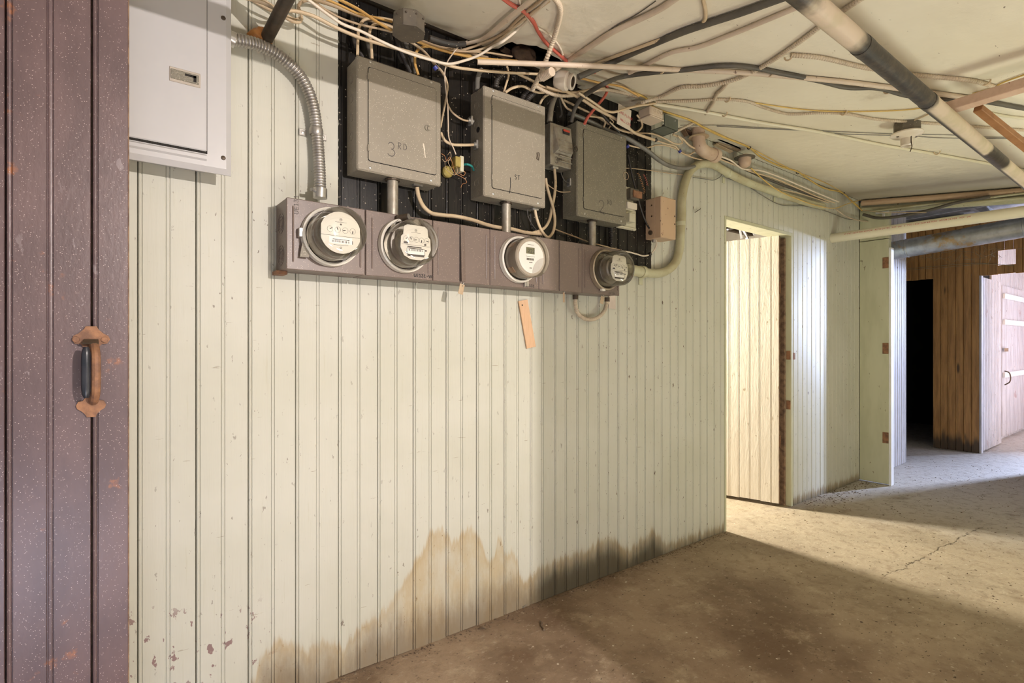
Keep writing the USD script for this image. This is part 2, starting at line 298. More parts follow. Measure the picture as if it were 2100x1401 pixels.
M = {
    'wall': wall_paint(), 'floor': floor_look(), 'ceiling': ceiling_look(), 'brown': brown_boards(), 'pipe': pipe_look(), 'glass': glass_look(),
    'purple': paint('purple_brown_door_paint', (0.096, 0.060, 0.060), (0.135, 0.085, 0.083), 5.0, 0.38, bump=0.10, bscale=70, stretch=(2, 2, 0.9), specks=((0.42, 0.33, 0.31), 0.16, 380.0), rust=((0.30, 0.115, 0.05), 0.625, 9.0), flecks=((0.26, 0.21, 0.215), 0.1, 30.0), spec=0.6),
    'rawedge': paint('chipped_edge', (0.27, 0.17, 0.10), (0.12, 0.07, 0.045), 30.0, 0.7),
    'green_flat': paint('pale_green_trim', (0.565, 0.55, 0.385), (0.48, 0.47, 0.31), 4.0, 0.5, bump=0.2, stretch=(2, 2, 0.5), flecks=((0.17, 0.12, 0.07), 0.06, 45.0)),
    'cream_door': paint('cream_door_paint', (0.74, 0.675, 0.57), (0.68, 0.61, 0.50), 6.0, 0.5, bump=0.4, bscale=30, stretch=(3, 3, 0.6), flecks=((0.42, 0.33, 0.22), 0.05, 40.0)),
    'white_boards': paint('whitewashed_boards', (0.60, 0.58, 0.60), (0.46, 0.44, 0.46), 6.0, 0.6, bump=0.3, stretch=(6, 6, 0.7), flecks=((0.14, 0.10, 0.10), 0.12, 45.0), rust=((0.40, 0.30, 0.30), 0.62, 5.0)),
    'white_trim': paint('white_trim', (0.84, 0.84, 0.84), (0.78, 0.78, 0.78), 8.0, 0.5),
    'painted_dark': paint('boards_painted_dark', (0.012, 0.011, 0.01), (0.02, 0.018, 0.015), 5.0, 0.9),  # near black stands in for the darkness of unlit spaces
    'slate': paint('slate_grey_deck', (0.34, 0.335, 0.35), (0.25, 0.245, 0.255), 3.0, 0.8, stretch=(1, 5, 5)),
    'joist': paint('old_joist_wood', (0.11, 0.082, 0.055), (0.07, 0.05, 0.034), 5.0, 0.8, stretch=(6, 1, 6)),
    'lath': paint('broken_lath', (0.20, 0.12, 0.07), (0.09, 0.055, 0.035), 14.0, 0.9, bump=0.6),
    'panel_silver': paint('silver_grey_enamel', (0.50, 0.485, 0.475), (0.475, 0.46, 0.45), 5.0, 0.32, bump=0.03, spec=0.6),
    'panel_tan': paint('grey_tan_enamel', (0.292, 0.255, 0.195), (0.268, 0.234, 0.178), 5.0, 0.40, bump=0.12, bscale=160, specks=((0.52, 0.46, 0.36), 0.22, 260.0)),
    'panel_hammer': paint('hammered_grey_enamel', (0.215, 0.193, 0.140), (0.19, 0.17, 0.122), 6.0, 0.42, bump=0.4, bscale=190, specks=((0.46, 0.41, 0.31), 0.38, 240.0)),
    'trough': paint('mauve_grey_enamel', (0.188, 0.140, 0.115), (0.165, 0.124, 0.102), 4.0, 0.40, bump=0.06, specks=((0.40, 0.32, 0.25), 0.16, 300.0), rust=((0.20, 0.165, 0.12), 0.60, 3.0)),
    'dark_line': paint('dark_gap', (0.02, 0.017, 0.014), None, 5.0, 0.9),
    'marker': paint('grey_marker', (0.10, 0.085, 0.075), None, 20.0, 0.7),
    'black_ink': paint('black_marker', (0.02, 0.018, 0.018), None, 20.0, 0.7),
    'red_ink': paint('red_marker', (0.50, 0.035, 0.05), None, 20.0, 0.6),
    'steel': paint('galvanised_steel', (0.50, 0.47, 0.43), (0.38, 0.35, 0.31), 18.0, 0.36, 0.75, bump=0.15, rust=((0.26, 0.19, 0.12), 0.66, 9.0)),
    'zinc': paint('bright_zinc', (0.66, 0.64, 0.60), (0.52, 0.5, 0.46), 22.0, 0.3, 0.8, bump=0.1),
    'nipple': paint('dull_conduit_steel', (0.42, 0.385, 0.32), (0.30, 0.26, 0.20), 24.0, 0.45, 0.5, bump=0.2),
    'duct': paint('galvanised_duct', (0.46, 0.47, 0.48), (0.33, 0.34, 0.34), 16.0, 0.34, 0.6, bump=0.1, rust=((0.42, 0.27, 0.10), 0.50, 2.6)),
    'iron': paint('dark_iron', (0.055, 0.042, 0.030), (0.10, 0.07, 0.045), 20.0, 0.5, 0.3, bump=0.2),
    'rust': paint('rusty_iron', (0.32, 0.155, 0.075), (0.17, 0.085, 0.05), 38.0, 0.7, 0.1, bump=0.5),
    'grip_black': paint('worn_black_grip', (0.014, 0.016, 0.022), (0.03, 0.03, 0.036), 20.0, 0.28),
    'foam': paint('orange_expanding_foam', (0.62, 0.27, 0.07), (0.5, 0.2, 0.05), 16.0, 0.35, bump=0.4),
    'cream_cable': paint('cream_cable', (0.66, 0.52, 0.34), (0.56, 0.42, 0.26), 12.0, 0.45, bump=0.05, flecks=((0.25, 0.17, 0.1), 0.06, 80.0)),
    'tan_cable': paint('tan_cable', (0.52, 0.39, 0.25), (0.42, 0.30, 0.18), 12.0, 0.5, bump=0.05),
    'white_cable': paint('white_cable', (0.76, 0.67, 0.54), (0.68, 0.58, 0.44), 10.0, 0.4, bump=0.05),
    'pink_paint': paint('pinkish_cream_paint', (0.66, 0.54, 0.41), (0.58, 0.46, 0.34), 9.0, 0.5, bump=0.15, flecks=((0.2, 0.12, 0.08), 0.08, 60.0)),
    'orange_cable': paint('ochre_cable', (0.60, 0.36, 0.11), (0.52, 0.29, 0.08), 12.0, 0.45),
    'yellow_cable': paint('yellow_cable', (0.66, 0.46, 0.13), (0.58, 0.38, 0.10), 12.0, 0.4),
    'red_cable': paint('red_cable', (0.62, 0.12, 0.085), (0.54, 0.15, 0.10), 9.0, 0.45),
    'black_cable': paint('black_cable', (0.022, 0.019, 0.018), (0.045, 0.037, 0.03), 12.0, 0.45, specks=((0.3, 0.25, 0.18), 0.06, 160.0)),
    'grey_cable': paint('grey_cable', (0.085, 0.076, 0.062), (0.12, 0.105, 0.08), 10.0, 0.55),
    'grey_conduit': paint('grey_plastic_conduit', (0.20, 0.19, 0.165), (0.16, 0.15, 0.125), 10.0, 0.45),
    'green_conduit': paint('green_painted_conduit', (0.52, 0.50, 0.33), (0.42, 0.37, 0.22), 7.0, 0.5, bump=0.2, flecks=((0.18, 0.12, 0.06), 0.08, 60.0)),
    'armored': paint('painted_armoured_sheath', (0.60, 0.50, 0.37), (0.50, 0.40, 0.28), 12.0, 0.5),
    'porcelain': paint('glazed_porcelain', (0.78, 0.71, 0.60), (0.70, 0.61, 0.48), 9.0, 0.22, bump=0.05, flecks=((0.35, 0.24, 0.15), 0.05, 60.0)),
    'drain': paint('dusty_pink_pvc', (0.60, 0.46, 0.34), (0.52, 0.37, 0.26), 12.0, 0.55, bump=0.2, flecks=((0.22, 0.12, 0.07), 0.25, 75.0)),
    'pvc': paint('cream_pvc', (0.72, 0.665, 0.50), (0.69, 0.63, 0.465), 4.0, 0.35, bump=0.02),
    'tan_box': paint('pinkish_tan_enamel', (0.56, 0.385, 0.245), (0.51, 0.345, 0.215), 5.0, 0.42, bump=0.06, flecks=((0.12, 0.07, 0.05), 0.05, 55.0)),
    'shim': paint('bare_pine', (0.66, 0.42, 0.25), (0.60, 0.37, 0.21), 8.0, 0.6, stretch=(8, 1, 1)),
    'pine_pink': paint('pink_primed_pine', (0.62, 0.43, 0.31), (0.56, 0.38, 0.27), 8.0, 0.6, stretch=(1, 6, 6), flecks=((0.2, 0.1, 0.06), 0.05, 50.0)),
    'pine_brown': paint('brown_pine', (0.36, 0.17, 0.065), (0.26, 0.115, 0.04), 8.0, 0.55, stretch=(2, 2, 2)),
    'box_dark': paint('dusty_dark_steel', (0.115, 0.10, 0.078), (0.16, 0.135, 0.10), 12.0, 0.5, 0.3, bump=0.15, specks=((0.36, 0.3, 0.22), 0.12, 160.0)),
    'box_green': paint('green_grey_steel', (0.17, 0.185, 0.15), (0.13, 0.145, 0.115), 12.0, 0.5, 0.3, bump=0.1),
    'card': paint('off_white_card', (0.70, 0.63, 0.52), (0.66, 0.58, 0.46), 10.0, 0.8),
    'paper': paint('pinkish_paper', (0.68, 0.58, 0.50), (0.60, 0.5, 0.42), 12.0, 0.85),
    'dial': paint('meter_face', (0.70, 0.665, 0.575), (0.67, 0.63, 0.54), 6.0, 0.5, bump=0.0),
    'dial_white': paint('white_meter_face', (0.84, 0.81, 0.76), (0.82, 0.79, 0.74), 6.0, 0.4, bump=0.0),
    'ring': paint('meter_ring_enamel', (0.78, 0.74, 0.65), (0.72, 0.67, 0.57), 14.0, 0.3, 0.0, bump=0.05),
    'ring_dull': paint('dull_brass_ring', (0.45, 0.38, 0.28), (0.36, 0.29, 0.20), 14.0, 0.35, 0.5, bump=0.05),
    'innards': paint('meter_frame', (0.40, 0.36, 0.29), (0.30, 0.265, 0.21), 18.0, 0.4, 0.5),
    'grey_plastic': paint('grey_meter_body', (0.44, 0.38, 0.31), (0.40, 0.34, 0.27), 8.0, 0.4),
    'grey_print': paint('grey_print', (0.60, 0.57, 0.53), None, 8.0, 0.6),
    'lcd': paint('lcd_glass', (0.14, 0.135, 0.075), (0.12, 0.115, 0.065), 5.0, 0.25),
    'brass': paint('brass_bell_metal', (0.55, 0.44, 0.14), (0.42, 0.32, 0.10), 14.0, 0.35, 0.5),
    'copper': paint('bare_copper', (0.55, 0.27, 0.11), (0.46, 0.2, 0.08), 14.0, 0.4, 0.3),
    'teal': paint('teal_insulation', (0.02, 0.22, 0.20), None, 8.0, 0.4),
    'blue': paint('blue_plastic', (0.05, 0.06, 0.30), None, 8.0, 0.4),
    'red_label': paint('red_label', (0.55, 0.06, 0.03), None, 8.0, 0.5),
    'ivory': paint('ivory_bakelite', (0.60, 0.56, 0.42), (0.5, 0.46, 0.33), 12.0, 0.4),
    'debris': paint('dry_debris', (0.10, 0.065, 0.04), (0.22, 0.16, 0.10), 30.0, 0.9),
    'web': paint('dusty_cobweb', (0.40, 0.33, 0.20), (0.3, 0.24, 0.14), 30.0, 0.9),
}


# ------------------------------------------------------------------ prims
USED = {}


def unique(parent, name):
    k = USED.get((parent, name), 0); USED[(parent, name)] = k + 1
    return name if k == 0 else '%s_%03d' % (name, k)


def say(prim, label=None, cat=None, group=None, kind=None):
    for k, v in (('label', label), ('category', cat), ('group', group), ('kind', kind)):
        if v: prim.SetCustomDataByKey(k, v)


class Thing:
    def __init__(s, name, label, cat, loc=(0, 0, 0), group=None, kind=None):
        s.loc = np.array(loc, float)
        s.path = '/World/' + unique('/World', name)
        x = UsdGeom.Xform.Define(stage, s.path)
        x.AddTranslateOp().Set(Gf.Vec3d(*map(float, s.loc)))
        say(x.GetPrim(), label, cat, group, kind)
    def add(s, name, mesh, mat, smooth=30, label=None, parent=None, kind=None):
        v, f = (mesh.vertices, mesh.faces) if hasattr(mesh, 'vertices') else mesh
        base = parent or s.path
        path = base + '/' + unique(base, name)
        m = usdkit.mesh(stage, path, (np.asarray(v) - s.loc, np.asarray(f)), M[mat], smooth=smooth)
        say(m.GetPrim(), label, kind=kind)
        return path


def single(name, label, cat, mesh, mat, smooth=30, group=None, kind=None):
    v, f = (mesh.vertices, mesh.faces) if hasattr(mesh, 'vertices') else mesh
    v = np.asarray(v); loc = (v.min(0) + v.max(0)) / 2; loc[2] = v[:, 2].min()
    path = '/World/' + unique('/World', name)
    m = usdkit.mesh(stage, path, (v - loc, np.asarray(f)), M[mat], smooth=smooth)
    UsdGeom.Xformable(m).AddTranslateOp().Set(Gf.Vec3d(*map(float, loc)))
    say(m.GetPrim(), label, cat, group, kind)


# ------------------------------------------------------------------ shapes
def cat(*ms):
    return trimesh.util.concatenate([m for m in ms])


def box(x0, x1, y0, y1, z0, z1, b=0.0):
    x0, x1 = sorted((x0, x1)); y0, y1 = sorted((y0, y1)); z0, z1 = sorted((z0, z1))
    if b <= 0:
        m = trimesh.creation.box((x1 - x0, y1 - y0, z1 - z0)); m.apply_translation(((x0 + x1) / 2, (y0 + y1) / 2, (z0 + z1) / 2)); return m
    b = min(b, (x1 - x0) / 2.01, (y1 - y0) / 2.01, (z1 - z0) / 2.01)
    pts = []
    for X, sx in ((x0, 1), (x1, -1)):
        for Y, sy in ((y0, 1), (y1, -1)):
            for Z, sz in ((z0, 1), (z1, -1)):
                pts += [(X + sx * b, Y + sy * b, Z), (X + sx * b, Y, Z + sz * b), (X, Y + sy * b, Z + sz * b)]
    return trimesh.convex.convex_hull(np.array(pts))


def hull(pts):
    return trimesh.convex.convex_hull(np.array(pts, float))


def beam(p0, p1, w, h, b=0.0, up=(0, 0, 1)):
    """a bar of width w (across) and height h (along up) from p0 to p1"""
    p0, p1 = np.array(p0, float), np.array(p1, float); d = p1 - p0; L = np.linalg.norm(d); d /= L
    s = np.cross(d, up); s /= np.linalg.norm(s); u = np.cross(s, d)
    m = box(0, L, -w / 2, w / 2, -h / 2, h / 2, b)
    T = np.eye(4); T[:3, 0], T[:3, 1], T[:3, 2], T[:3, 3] = d, -s, u, p0
    m.apply_transform(T); return m


def spline(P, step=0.012):
    P = np.asarray(P, float)
    if len(P) < 3:
        n = max(2, int(np.linalg.norm(P[1] - P[0]) / step) + 1); return np.linspace(P[0], P[1], n)
    out = []
    Q = np.vstack([2 * P[0] - P[1], P, 2 * P[-1] - P[-2]])
    for i in range(1, len(Q) - 2):
        p0, p1, p2, p3 = Q[i - 1:i + 3]
        n = max(2, int(np.linalg.norm(p2 - p1) / step) + 1)
        # centripetal Catmull-Rom
        t0 = 0.0; t1 = t0 + max(np.linalg.norm(p1 - p0), 1e-6) ** .5; t2 = t1 + max(np.linalg.norm(p2 - p1), 1e-6) ** .5; t3 = t2 + max(np.linalg.norm(p3 - p2), 1e-6) ** .5
        t = np.linspace(t1, t2, n, endpoint=False)[:, None]
        a1 = (t1 - t) / (t1 - t0) * p0 + (t - t0) / (t1 - t0) * p1
        a2 = (t2 - t) / (t2 - t1) * p1 + (t - t1) / (t2 - t1) * p2
        a3 = (t3 - t) / (t3 - t2) * p2 + (t - t2) / (t3 - t2) * p3
        b1 = (t2 - t) / (t2 - t0) * a1 + (t - t0) / (t2 - t0) * a2
        b2 = (t3 - t) / (t3 - t1) * a2 + (t - t1) / (t3 - t1) * a3
        out.append((t2 - t) / (t2 - t1) * b1 + (t - t1) / (t2 - t1) * b2)
    out.append(P[-1:])
    return np.vstack(out)


def tube(P, r, n=8, flat=None, up=(0, 0, 1)):
    """closed tube along P; r scalar or one per point; flat = (ratio) squeezes it along up"""
    P = np.asarray(P, float); N = len(P)
    T = np.gradient(P, axis=0); T /= np.linalg.norm(T, axis=1, keepdims=True) + 1e-12
    a = np.cross(T[0], up)
    if np.linalg.norm(a) < 0.1: a = np.cross(T[0], (1, 0, 0))
    A = np.empty_like(P); a /= np.linalg.norm(a)
    for i in range(N):
        a = a - T[i] * a.dot(T[i]); a /= np.linalg.norm(a) + 1e-12; A[i] = a
    B = np.cross(T, A)
    r = np.broadcast_to(r, (N,))
    th = np.arange(n) * 2 * np.pi / n
    V = P[:, None] + r[:, None, None] * (np.cos(th)[None, :, None] * A[:, None] + (flat or 1.0) * np.sin(th)[None, :, None] * B[:, None])
    V = np.vstack([V.reshape(-1, 3), P[:1], P[-1:]])
    F = []
    for i in range(N - 1):
        for j in range(n):
            p, q = i * n + j, i * n + (j + 1) % n
            F += [(p, q, q + n), (p, q + n, p + n)]
    c0, c1 = N * n, N * n + 1
    for j in range(n):
        F.append((c0, (j + 1) % n, j)); F.append((c1, (N - 1) * n + j, (N - 1) * n + (j + 1) % n))
    m = trimesh.Trimesh(V, F, process=False)
    if m.volume < 0: m.invert()
    return m


def resample(P, step):
    d = np.r_[0, np.cumsum(np.linalg.norm(np.diff(P, axis=0), axis=1))]
    s = np.linspace(0, d[-1], max(3, int(d[-1] / step) + 1))
    return np.stack([np.interp(s, d, P[:, k]) for k in range(3)], 1)


def corrugated(P, r, pitch, depth, n=12):
    per = 4
    P = resample(spline(P, 0.006), pitch / per)
    ph = np.arange(len(P)) % per
    return tube(P, r - depth * np.array([0.0, 0.25, 1.0, 0.25])[ph], n)


def cyl(p0, p1, r, n=20, r1=None):
    return tube(np.array([p0, p1], float), np.array([r, r if r1 is None else r1]), n)


def lathe(prof, n=40):
    """profile of (radius, height) turned about +z"""
    prof = np.array(prof, float); th = np.arange(n) * 2 * np.pi / n
    V, F = [], []
    for r, h in prof:
        V += [(r * math.cos(t), r * math.sin(t), h) for t in th]
    k = len(prof)
    for i in range(k - 1):
        for j in range(n):
            p, q = i * n + j, i * n + (j + 1) % n
            F += [(p, q, q + n), (p, q + n, p + n)]
    m = trimesh.Trimesh(V, F, process=True, merge_norm=True)
    m.update_faces(m.nondegenerate_faces()); return m


def face_y(m, x, y, z):
    """turns a shape made along +z so that +z faces the room (-y), and puts it at x, y, z"""
    v = m.vertices.copy(); m.vertices = np.c_[v[:, 0] + x, -v[:, 2] + y, v[:, 1] + z]; return m


def face_x(m, x, y, z):
    """+z of the shape turned to -x"""
    v = m.vertices.copy(); m.vertices = np.c_[-v[:, 2] + x, -v[:, 0] + y, v[:, 1] + z]; return m


def face_down(m, x, y, z):
    v = m.vertices.copy(); m.vertices = np.c_[v[:, 0] + x, -v[:, 1] + y, -v[:, 2] + z]; return m


def plate(poly, depth):
    return trimesh.creation.extrude_polygon(poly, depth, engine='earcut')


def ring(r, w, depth, n=40):
    return plate(Point(0, 0).buffer(r, n // 4).difference(Point(0, 0).buffer(r - w, n // 4)), depth)


def stroke(lines, w, depth=0.0006):
    """pen strokes in the xy plane as a thin raised print"""
    g = shapely.union_all([shapely.LineString(l).buffer(w / 2, quad_segs=3) for l in lines])
    return cat(*[plate(p, depth) for p in getattr(g, 'geoms', [g])])


def print_on(path_thing, name, lines, x, y, z, size, w, mat, parent=None):
    m = stroke([[(a * size, b * size) for a, b in l] for l in lines], w)
    return path_thing.add(name, face_y(m, x, y, z), mat, smooth=False, parent=parent)


def arc(cx, cy, rx, ry, a0, a1, n=12):
    return [(cx + rx * math.cos(math.radians(a)), cy + ry * math.sin(math.radians(a))) for a in np.linspace(a0, a1, n)]


GLYPH = {
    '3': [arc(.28, .74, .24, .25, 150, -80) + arc(.28, .25, .30, .27, 85, -150)],
    'R': [[(0, 0), (.03, 1)], [(.03, .95)] + arc(.2, .74, .24, .24, 85, -90, 8) + [(.05, .48), (.48, 0)]],
    'D': [[(0, 0), (.02, 1)], [(0, .98)] + arc(.08, .5, .42, .48, 85, -88, 10) + [(0, .02)]],
    '1': [[(0, 0), (.05, .5), (.04, 1)]],
    'S': [arc(.25, .76, .22, .22, 40, 250, 9) + arc(.25, .25, .22, .25, 80, -130, 9)],
    'T': [[(.28, 0), (.24, .98)], [(0, .95), (.55, 1)]],
    '2': [arc(.3, .72, .27, .27, 165, -40, 10) + [(.12, .05), (.05, .08), (.12, .16), (.3, .08), (.62, -.04)]],
    'N': [[(0, 0), (.06, .95), (.42, .08), (.5, 1)]],
}


def write(th, text, x, y, z, size, w, mat, parent=None, name='marker_writing', gap=.72, slope=0.0):
    ls = []
    for i, ch in enumerate(text):
        ls += [[(a + i * gap, b + slope * i) for a, b in l] for l in GLYPH[ch]]
    return print_on(th, name, ls, x, y, z, size, w, mat, parent)


def letters(text, h, depth=0.0006, bold=False):
    return meshkit.text_mesh(text, h, depth, bold)


# ================================================================== THE SETTING
def bead_poly(W, lo=0.0, hi=None, centre=True, back=0.02, g=0.0011):
    """cross-section of one board: s across the face, d into the wall"""
    def bead(c):       # groove, half-round bead, groove
        return [(c - .0062, 0), (c - .0050, .0035), (c - .0038, .0035), (c - .0028, .0008), (c, .0002), (c + .0028, .0008), (c + .0038, .0035), (c + .0050, .0035), (c + .0062, 0)]
    pts = [(g, back), (g, .004), (g + .0012, .0012), (g + .004, .0003), (g + .0065, .0012), (g + .0078, .0036), (g + .0088, .0036), (g + .0100, 0)]
    if centre: pts += bead(W / 2)
    pts += [(W - g - .0014, 0), (W - g, .0022), (W - g, back)]
    P = Polygon(pts)
    if not P.is_valid: P = P.buffer(0)
    hi = W if hi is None else hi
    if lo > 1e-6 or hi < W - 1e-6:
        P = P.intersection(shapely.box(lo, -1, hi, 1))
    return P


def upright(P, org, S, D, z0, z1):
    """a cross-section (s, d) raised from z0 to z1; S runs across the face and D into the wall"""
    m = plate(P, z1 - z0)
    v = m.vertices; org, S, D = (np.array(a, float) for a in (org, S, D))
    w = org + v[:, :1] * S + v[:, 1:2] * D + np.c_[0 * v[:, 0], 0 * v[:, 0], v[:, 2] + z0]
    m.vertices = w
    if m.volume < 0: m.invert()
    return m


def boards(th, org, S, D, s0, s1, z0, z1, W, mat, phase=0.0, centre=True, name='board', tall=None, jig=0.0009, back=0.02, gaps=(.0005, .0008, .0011, .0018)):
    """boards side by side from s0 to s1; tall(sa, sb) may give another (z0, z1)"""
    k = math.floor((s0 - phase) / W)
    while phase + k * W < s1 - 1e-6:
        a = phase + k * W; k += 1
        lo, hi = max(0, s0 - a), min(W, s1 - a)
        if hi - lo < 0.004: continue
        P = bead_poly(W, lo, hi, centre, back, float(RNG.choice(gaps)))
        if P.is_empty: continue
        za, zb = tall(a + lo, a + hi) if tall else (z0, z1)
        j = RNG.uniform(0, jig)
        for q in getattr(P, 'geoms', [P]):
            if q.area > 1e-6:
                th.add(name, upright(q, np.array(org) + np.array(S) * a + np.array(D) * j, S, D, za + RNG.uniform(0, .004), zb), mat, smooth=35)


DOOR_L, DOOR_R, DOOR_T = 2.955, 3.796, 1.842
PITCH, PHASE = 0.1372, 0.102

floor = Thing('floor', 'dirty brown concrete floor with dust and one long crack', 'floor', (2, -1, 0), kind='structure')
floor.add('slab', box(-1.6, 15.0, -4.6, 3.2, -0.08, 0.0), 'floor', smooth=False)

wl = Thing('wall_left', 'pale green beadboard wall with black painted stretch behind the fuse boxes', 'wall', (2.2, 0, 0), kind='structure')
S_, D_ = (1, 0, 0), (0, 1, 0)
boards(wl, (0, 0, 0), S_, D_, -0.62, DOOR_L, 0, 2.268, PITCH, 'wall', PHASE)
boards(wl, (0, 0, 0), S_, D_, DOOR_L, DOOR_R, DOOR_T, 2.268, PITCH, 'wall', PHASE)
boards(wl, (0, 0, 0), S_, D_, DOOR_R, 4.93, 0, 2.268, PITCH, 'wall', PHASE)
wl.add('framing', cat(box(-.62, DOOR_L, .021, .11, 0, 2.3), box(DOOR_L, DOOR_R, .021, .11, DOOR_T + .02, 2.3), box(DOOR_R + .0, 6.0, .021, .11, 0, 2.3)), 'joist', smooth=False, label='added backing against light leaking between the boards')  # added backing stops side room light leaking through the seams

jamb = Thing('trim_1', 'pale green door frame of the open side room doorway', 'door frame', (DOOR_R, .05, 0), kind='structure')
jamb.add('jamb', box(DOOR_R - .022, DOOR_R, -.004, .115, 0, DOOR_T + .02, .002), 'green_flat')
jamb.add('jamb', box(DOOR_L, DOOR_L + .018, -.004, .115, 0, DOOR_T + .02, .002), 'green_flat')
jamb.add('head_jamb', box(DOOR_L + .018, DOOR_R - .022, -.004, .115, DOOR_T, DOOR_T + .02, .002), 'green_flat')
jamb.add('door_stop', box(DOOR_R - .036, DOOR_R - .0221, .034, .078, 0, DOOR_T - .01, .002), 'rawedge', label='added dark brown strip standing in for the leaf edge')  # added strip shows the brown edge of the leaf
for z in (0.66, 1.0):
    jamb.add('strike_plate', box(DOOR_R - .026, DOOR_R - .0205, .002, .030, z, z + .06, .001), 'rust')
jamb.add('strike_plate', box(3.800, 3.83, -.004, .001, 1.0, 1.045, .001), 'rust')

# side room behind the doorway
ws = Thing('wall_side_room', 'cream painted walls of the bright side room behind the doorway', 'wall', (3, 2.4, 0), kind='structure')
ws.add('back_boards', box(1.6, 5.6, 2.4, 2.44, 0, 1.75), 'cream_door', smooth=False)
ws.add('upper_boards', box(1.6, 5.6, 2.4, 2.44, 1.75, 2.42), 'joist', smooth=False)  # shade painted in: dark colour dims the gap above the leaf
ws.add('side_boards', box(1.56, 1.6, .11, 2.44, 0, 2.4), 'cream_door', smooth=False)
ws.add('side_boards', box(5.6, 5.64, .11, 2.44, 0, 2.4), 'cream_door', smooth=False)
cs = Thing('ceiling_side_room', 'open dusty joists over the side room with pale braces', 'ceiling', (3, 1.2, 2.3), kind='structure')
cs.add('deck', box(1.56, 5.64, .11, 2.44, 2.42, 2.44), 'joist', smooth=False)
for y in (.45, .85, 1.25, 1.65, 2.05):
    cs.add('joist', box(1.6, 5.6, y, y + .045, 2.26, 2.42, .003), 'joist')
def brc(pa, pb, ya, w):
    cs.add('brace', beam(on_y(*pa, ya), on_y(*pb, ya - .02), w, .014), 'white_trim', label='white painted brace')
brc((1515, 458), (1521, 490), .95, .030)
brc((1518, 458), (1533, 490), .92, .030)
brc((1545, 466), (1547, 482), 1.05, .022)
brc((1492, 471), (1515, 466), .99, .02)

# ceiling with torn openings
def hole(px):
    return Polygon([tuple(on_c(x, y)[:2]) for x, y in px]).buffer(0)
cp = shapely.box(-1.4, -4.2, 4.93, 0.0)
h1 = hole([(1000, 104), (1022, 100), (1040, 89), (1050, 86), (1060, 91), (1068, 90), (1083, 93), (1100, 94), (1110, 99), (1121, 102), (1132, 114), (1147, 121), (1156, 131), (1120, 140), (1060, 138), (1010, 128)])
h2 = hole([(1462, 292), (1476, 286), (1490, 291), (1518, 303), (1521, 312), (1500, 314), (1478, 303)])
h3 = hole([(1398, 268), (1409, 263), (1421, 271), (1417, 282), (1404, 277)])
gap = shapely.box(0.55, -0.028, 1.75, 0.01)
ceil_poly = cp.difference(h1).difference(h2).difference(h3).difference(gap)
m = plate(ceil_poly, 0.012)
m.vertices[:, 2] += CEIL0 + CEILK * m.vertices[:, 1]
ce = Thing('ceiling', 'stained cream plaster ceiling with torn holes along the wall', 'ceiling', (2, -1, 2.2), kind='structure')
ce.add('plaster', m, 'ceiling', smooth=False)
ce.add('subfloor', cat(box(-1.4, 4.93, -4.2, .11, 2.46, 2.48), box(-1.42, -1.4, -4.2, .11, 1.75, 2.48), box(-1.4, 4.93, -4.22, -4.2, 1.75, 2.48), box(-1.4, 4.93, .11, .13, 2.2, 2.48)), 'painted_dark', smooth=False)  # added dark lid and skirts keep sky light out of the holes
a, b = on_c(1020, 118, -.02), on_c(1075, 128, -.02)
for k, (p, q) in enumerate((((1000, 110), (1062, 132)), ((1010, 120), (1050, 132)), ((1030, 100), (1065, 118)))):
    ce.add('lath', beam(on_c(*p, -.03 - .006 * k), on_c(*q, -.035), .028, .008), 'lath', label='broken brown lath in the torn hole')
blob = trimesh.creation.icosphere(3, 0.045); blob.vertices *= (1.35, .7, .9)
blob.vertices += blob.vertex_normals * ((meshkit.fbm(blob.vertices * 40) - .5) * .03)[:, None]
blob.apply_translation(on_c(1075, 112, -.035)); ce.add('plaster_rag', blob, 'lath', label='grey torn rag of plaster in the hole')
for p, q in (((1470, 294), (1516, 309)), ((1466, 296), (1500, 312))):
    ce.add('lath', beam(on_c(*p, -.004), on_c(*q, .004), .022, .006), 'tan_cable', label='torn tan ceiling paper')
for p, q in (((1404, 268), (1420, 276)), ((1400, 266), (1408, 279))):
    ce.add('lath', beam(on_c(*p, .004), on_c(*q, .012), .03, .005), 'lath')

# partition with its wide opening, at the end of the first room
PX = 4.93
pa = Thing('wall_partition', 'pale green end of the partition wall beside the passage, with old hinge leaves', 'wall', (PX, -.1, 0), kind='structure')
pa.add('panel', box(PX, PX + .06, -.205, -.002, .01, 1.93, .002), 'green_flat')
pa.add('panel', box(PX + .002, PX + .06, -.205, -.002, 1.935, 2.25, .002), 'green_flat')
pa.add('edge_trim', box(PX + .004, PX + .062, -.222, -.205, 0.0, 1.86, .002), 'white_trim', label='white painted edge of the partition')
for z in (0.33, 1.03, 1.70):
    pa.add('hinge_leaf', box(PX - .004, PX + .001, -.206, -.165, z, z + .085, .0015), 'rust')
hd = Thing('trim_2', 'header over the passage of stacked green and tan boards', 'beam', (PX, -1.5, 2.1), kind='structure')
def along(y0, y1, dz0, dz1, x0, x1):
    return hull([(x, y, ceil_z(y) + dz) for x in (x0, x1) for y in (y0, y1) for dz in (dz0, dz1)])
hd.add('board', along(-4.2, -.02, -.105, -.06, PX - .012, PX + .02), 'green_flat')
hd.add('board', along(-4.2, -.02, -.060, .02, PX, PX + .08), 'green_flat')
hd.add('board', along(-4.2, -.02, -.012, .20, PX + .02, PX + .06), 'joist')
hd.add('conduit_strip', tube(np.array([(PX - .03, y, ceil_z(y) - .03) for y in np.linspace(-4.1, -.03, 30)]), .022, 10), 'tan_box', label='pinkish tan painted conduit along the header')
hd.add('conduit_strip', tube(np.array([(PX - .025, y, ceil_z(y) - .075 + .006 * math.sin(3 * y)) for y in np.linspace(-4.1, -.03, 30)]), .012, 8), 'green_conduit', label='pale green conduit along the header')

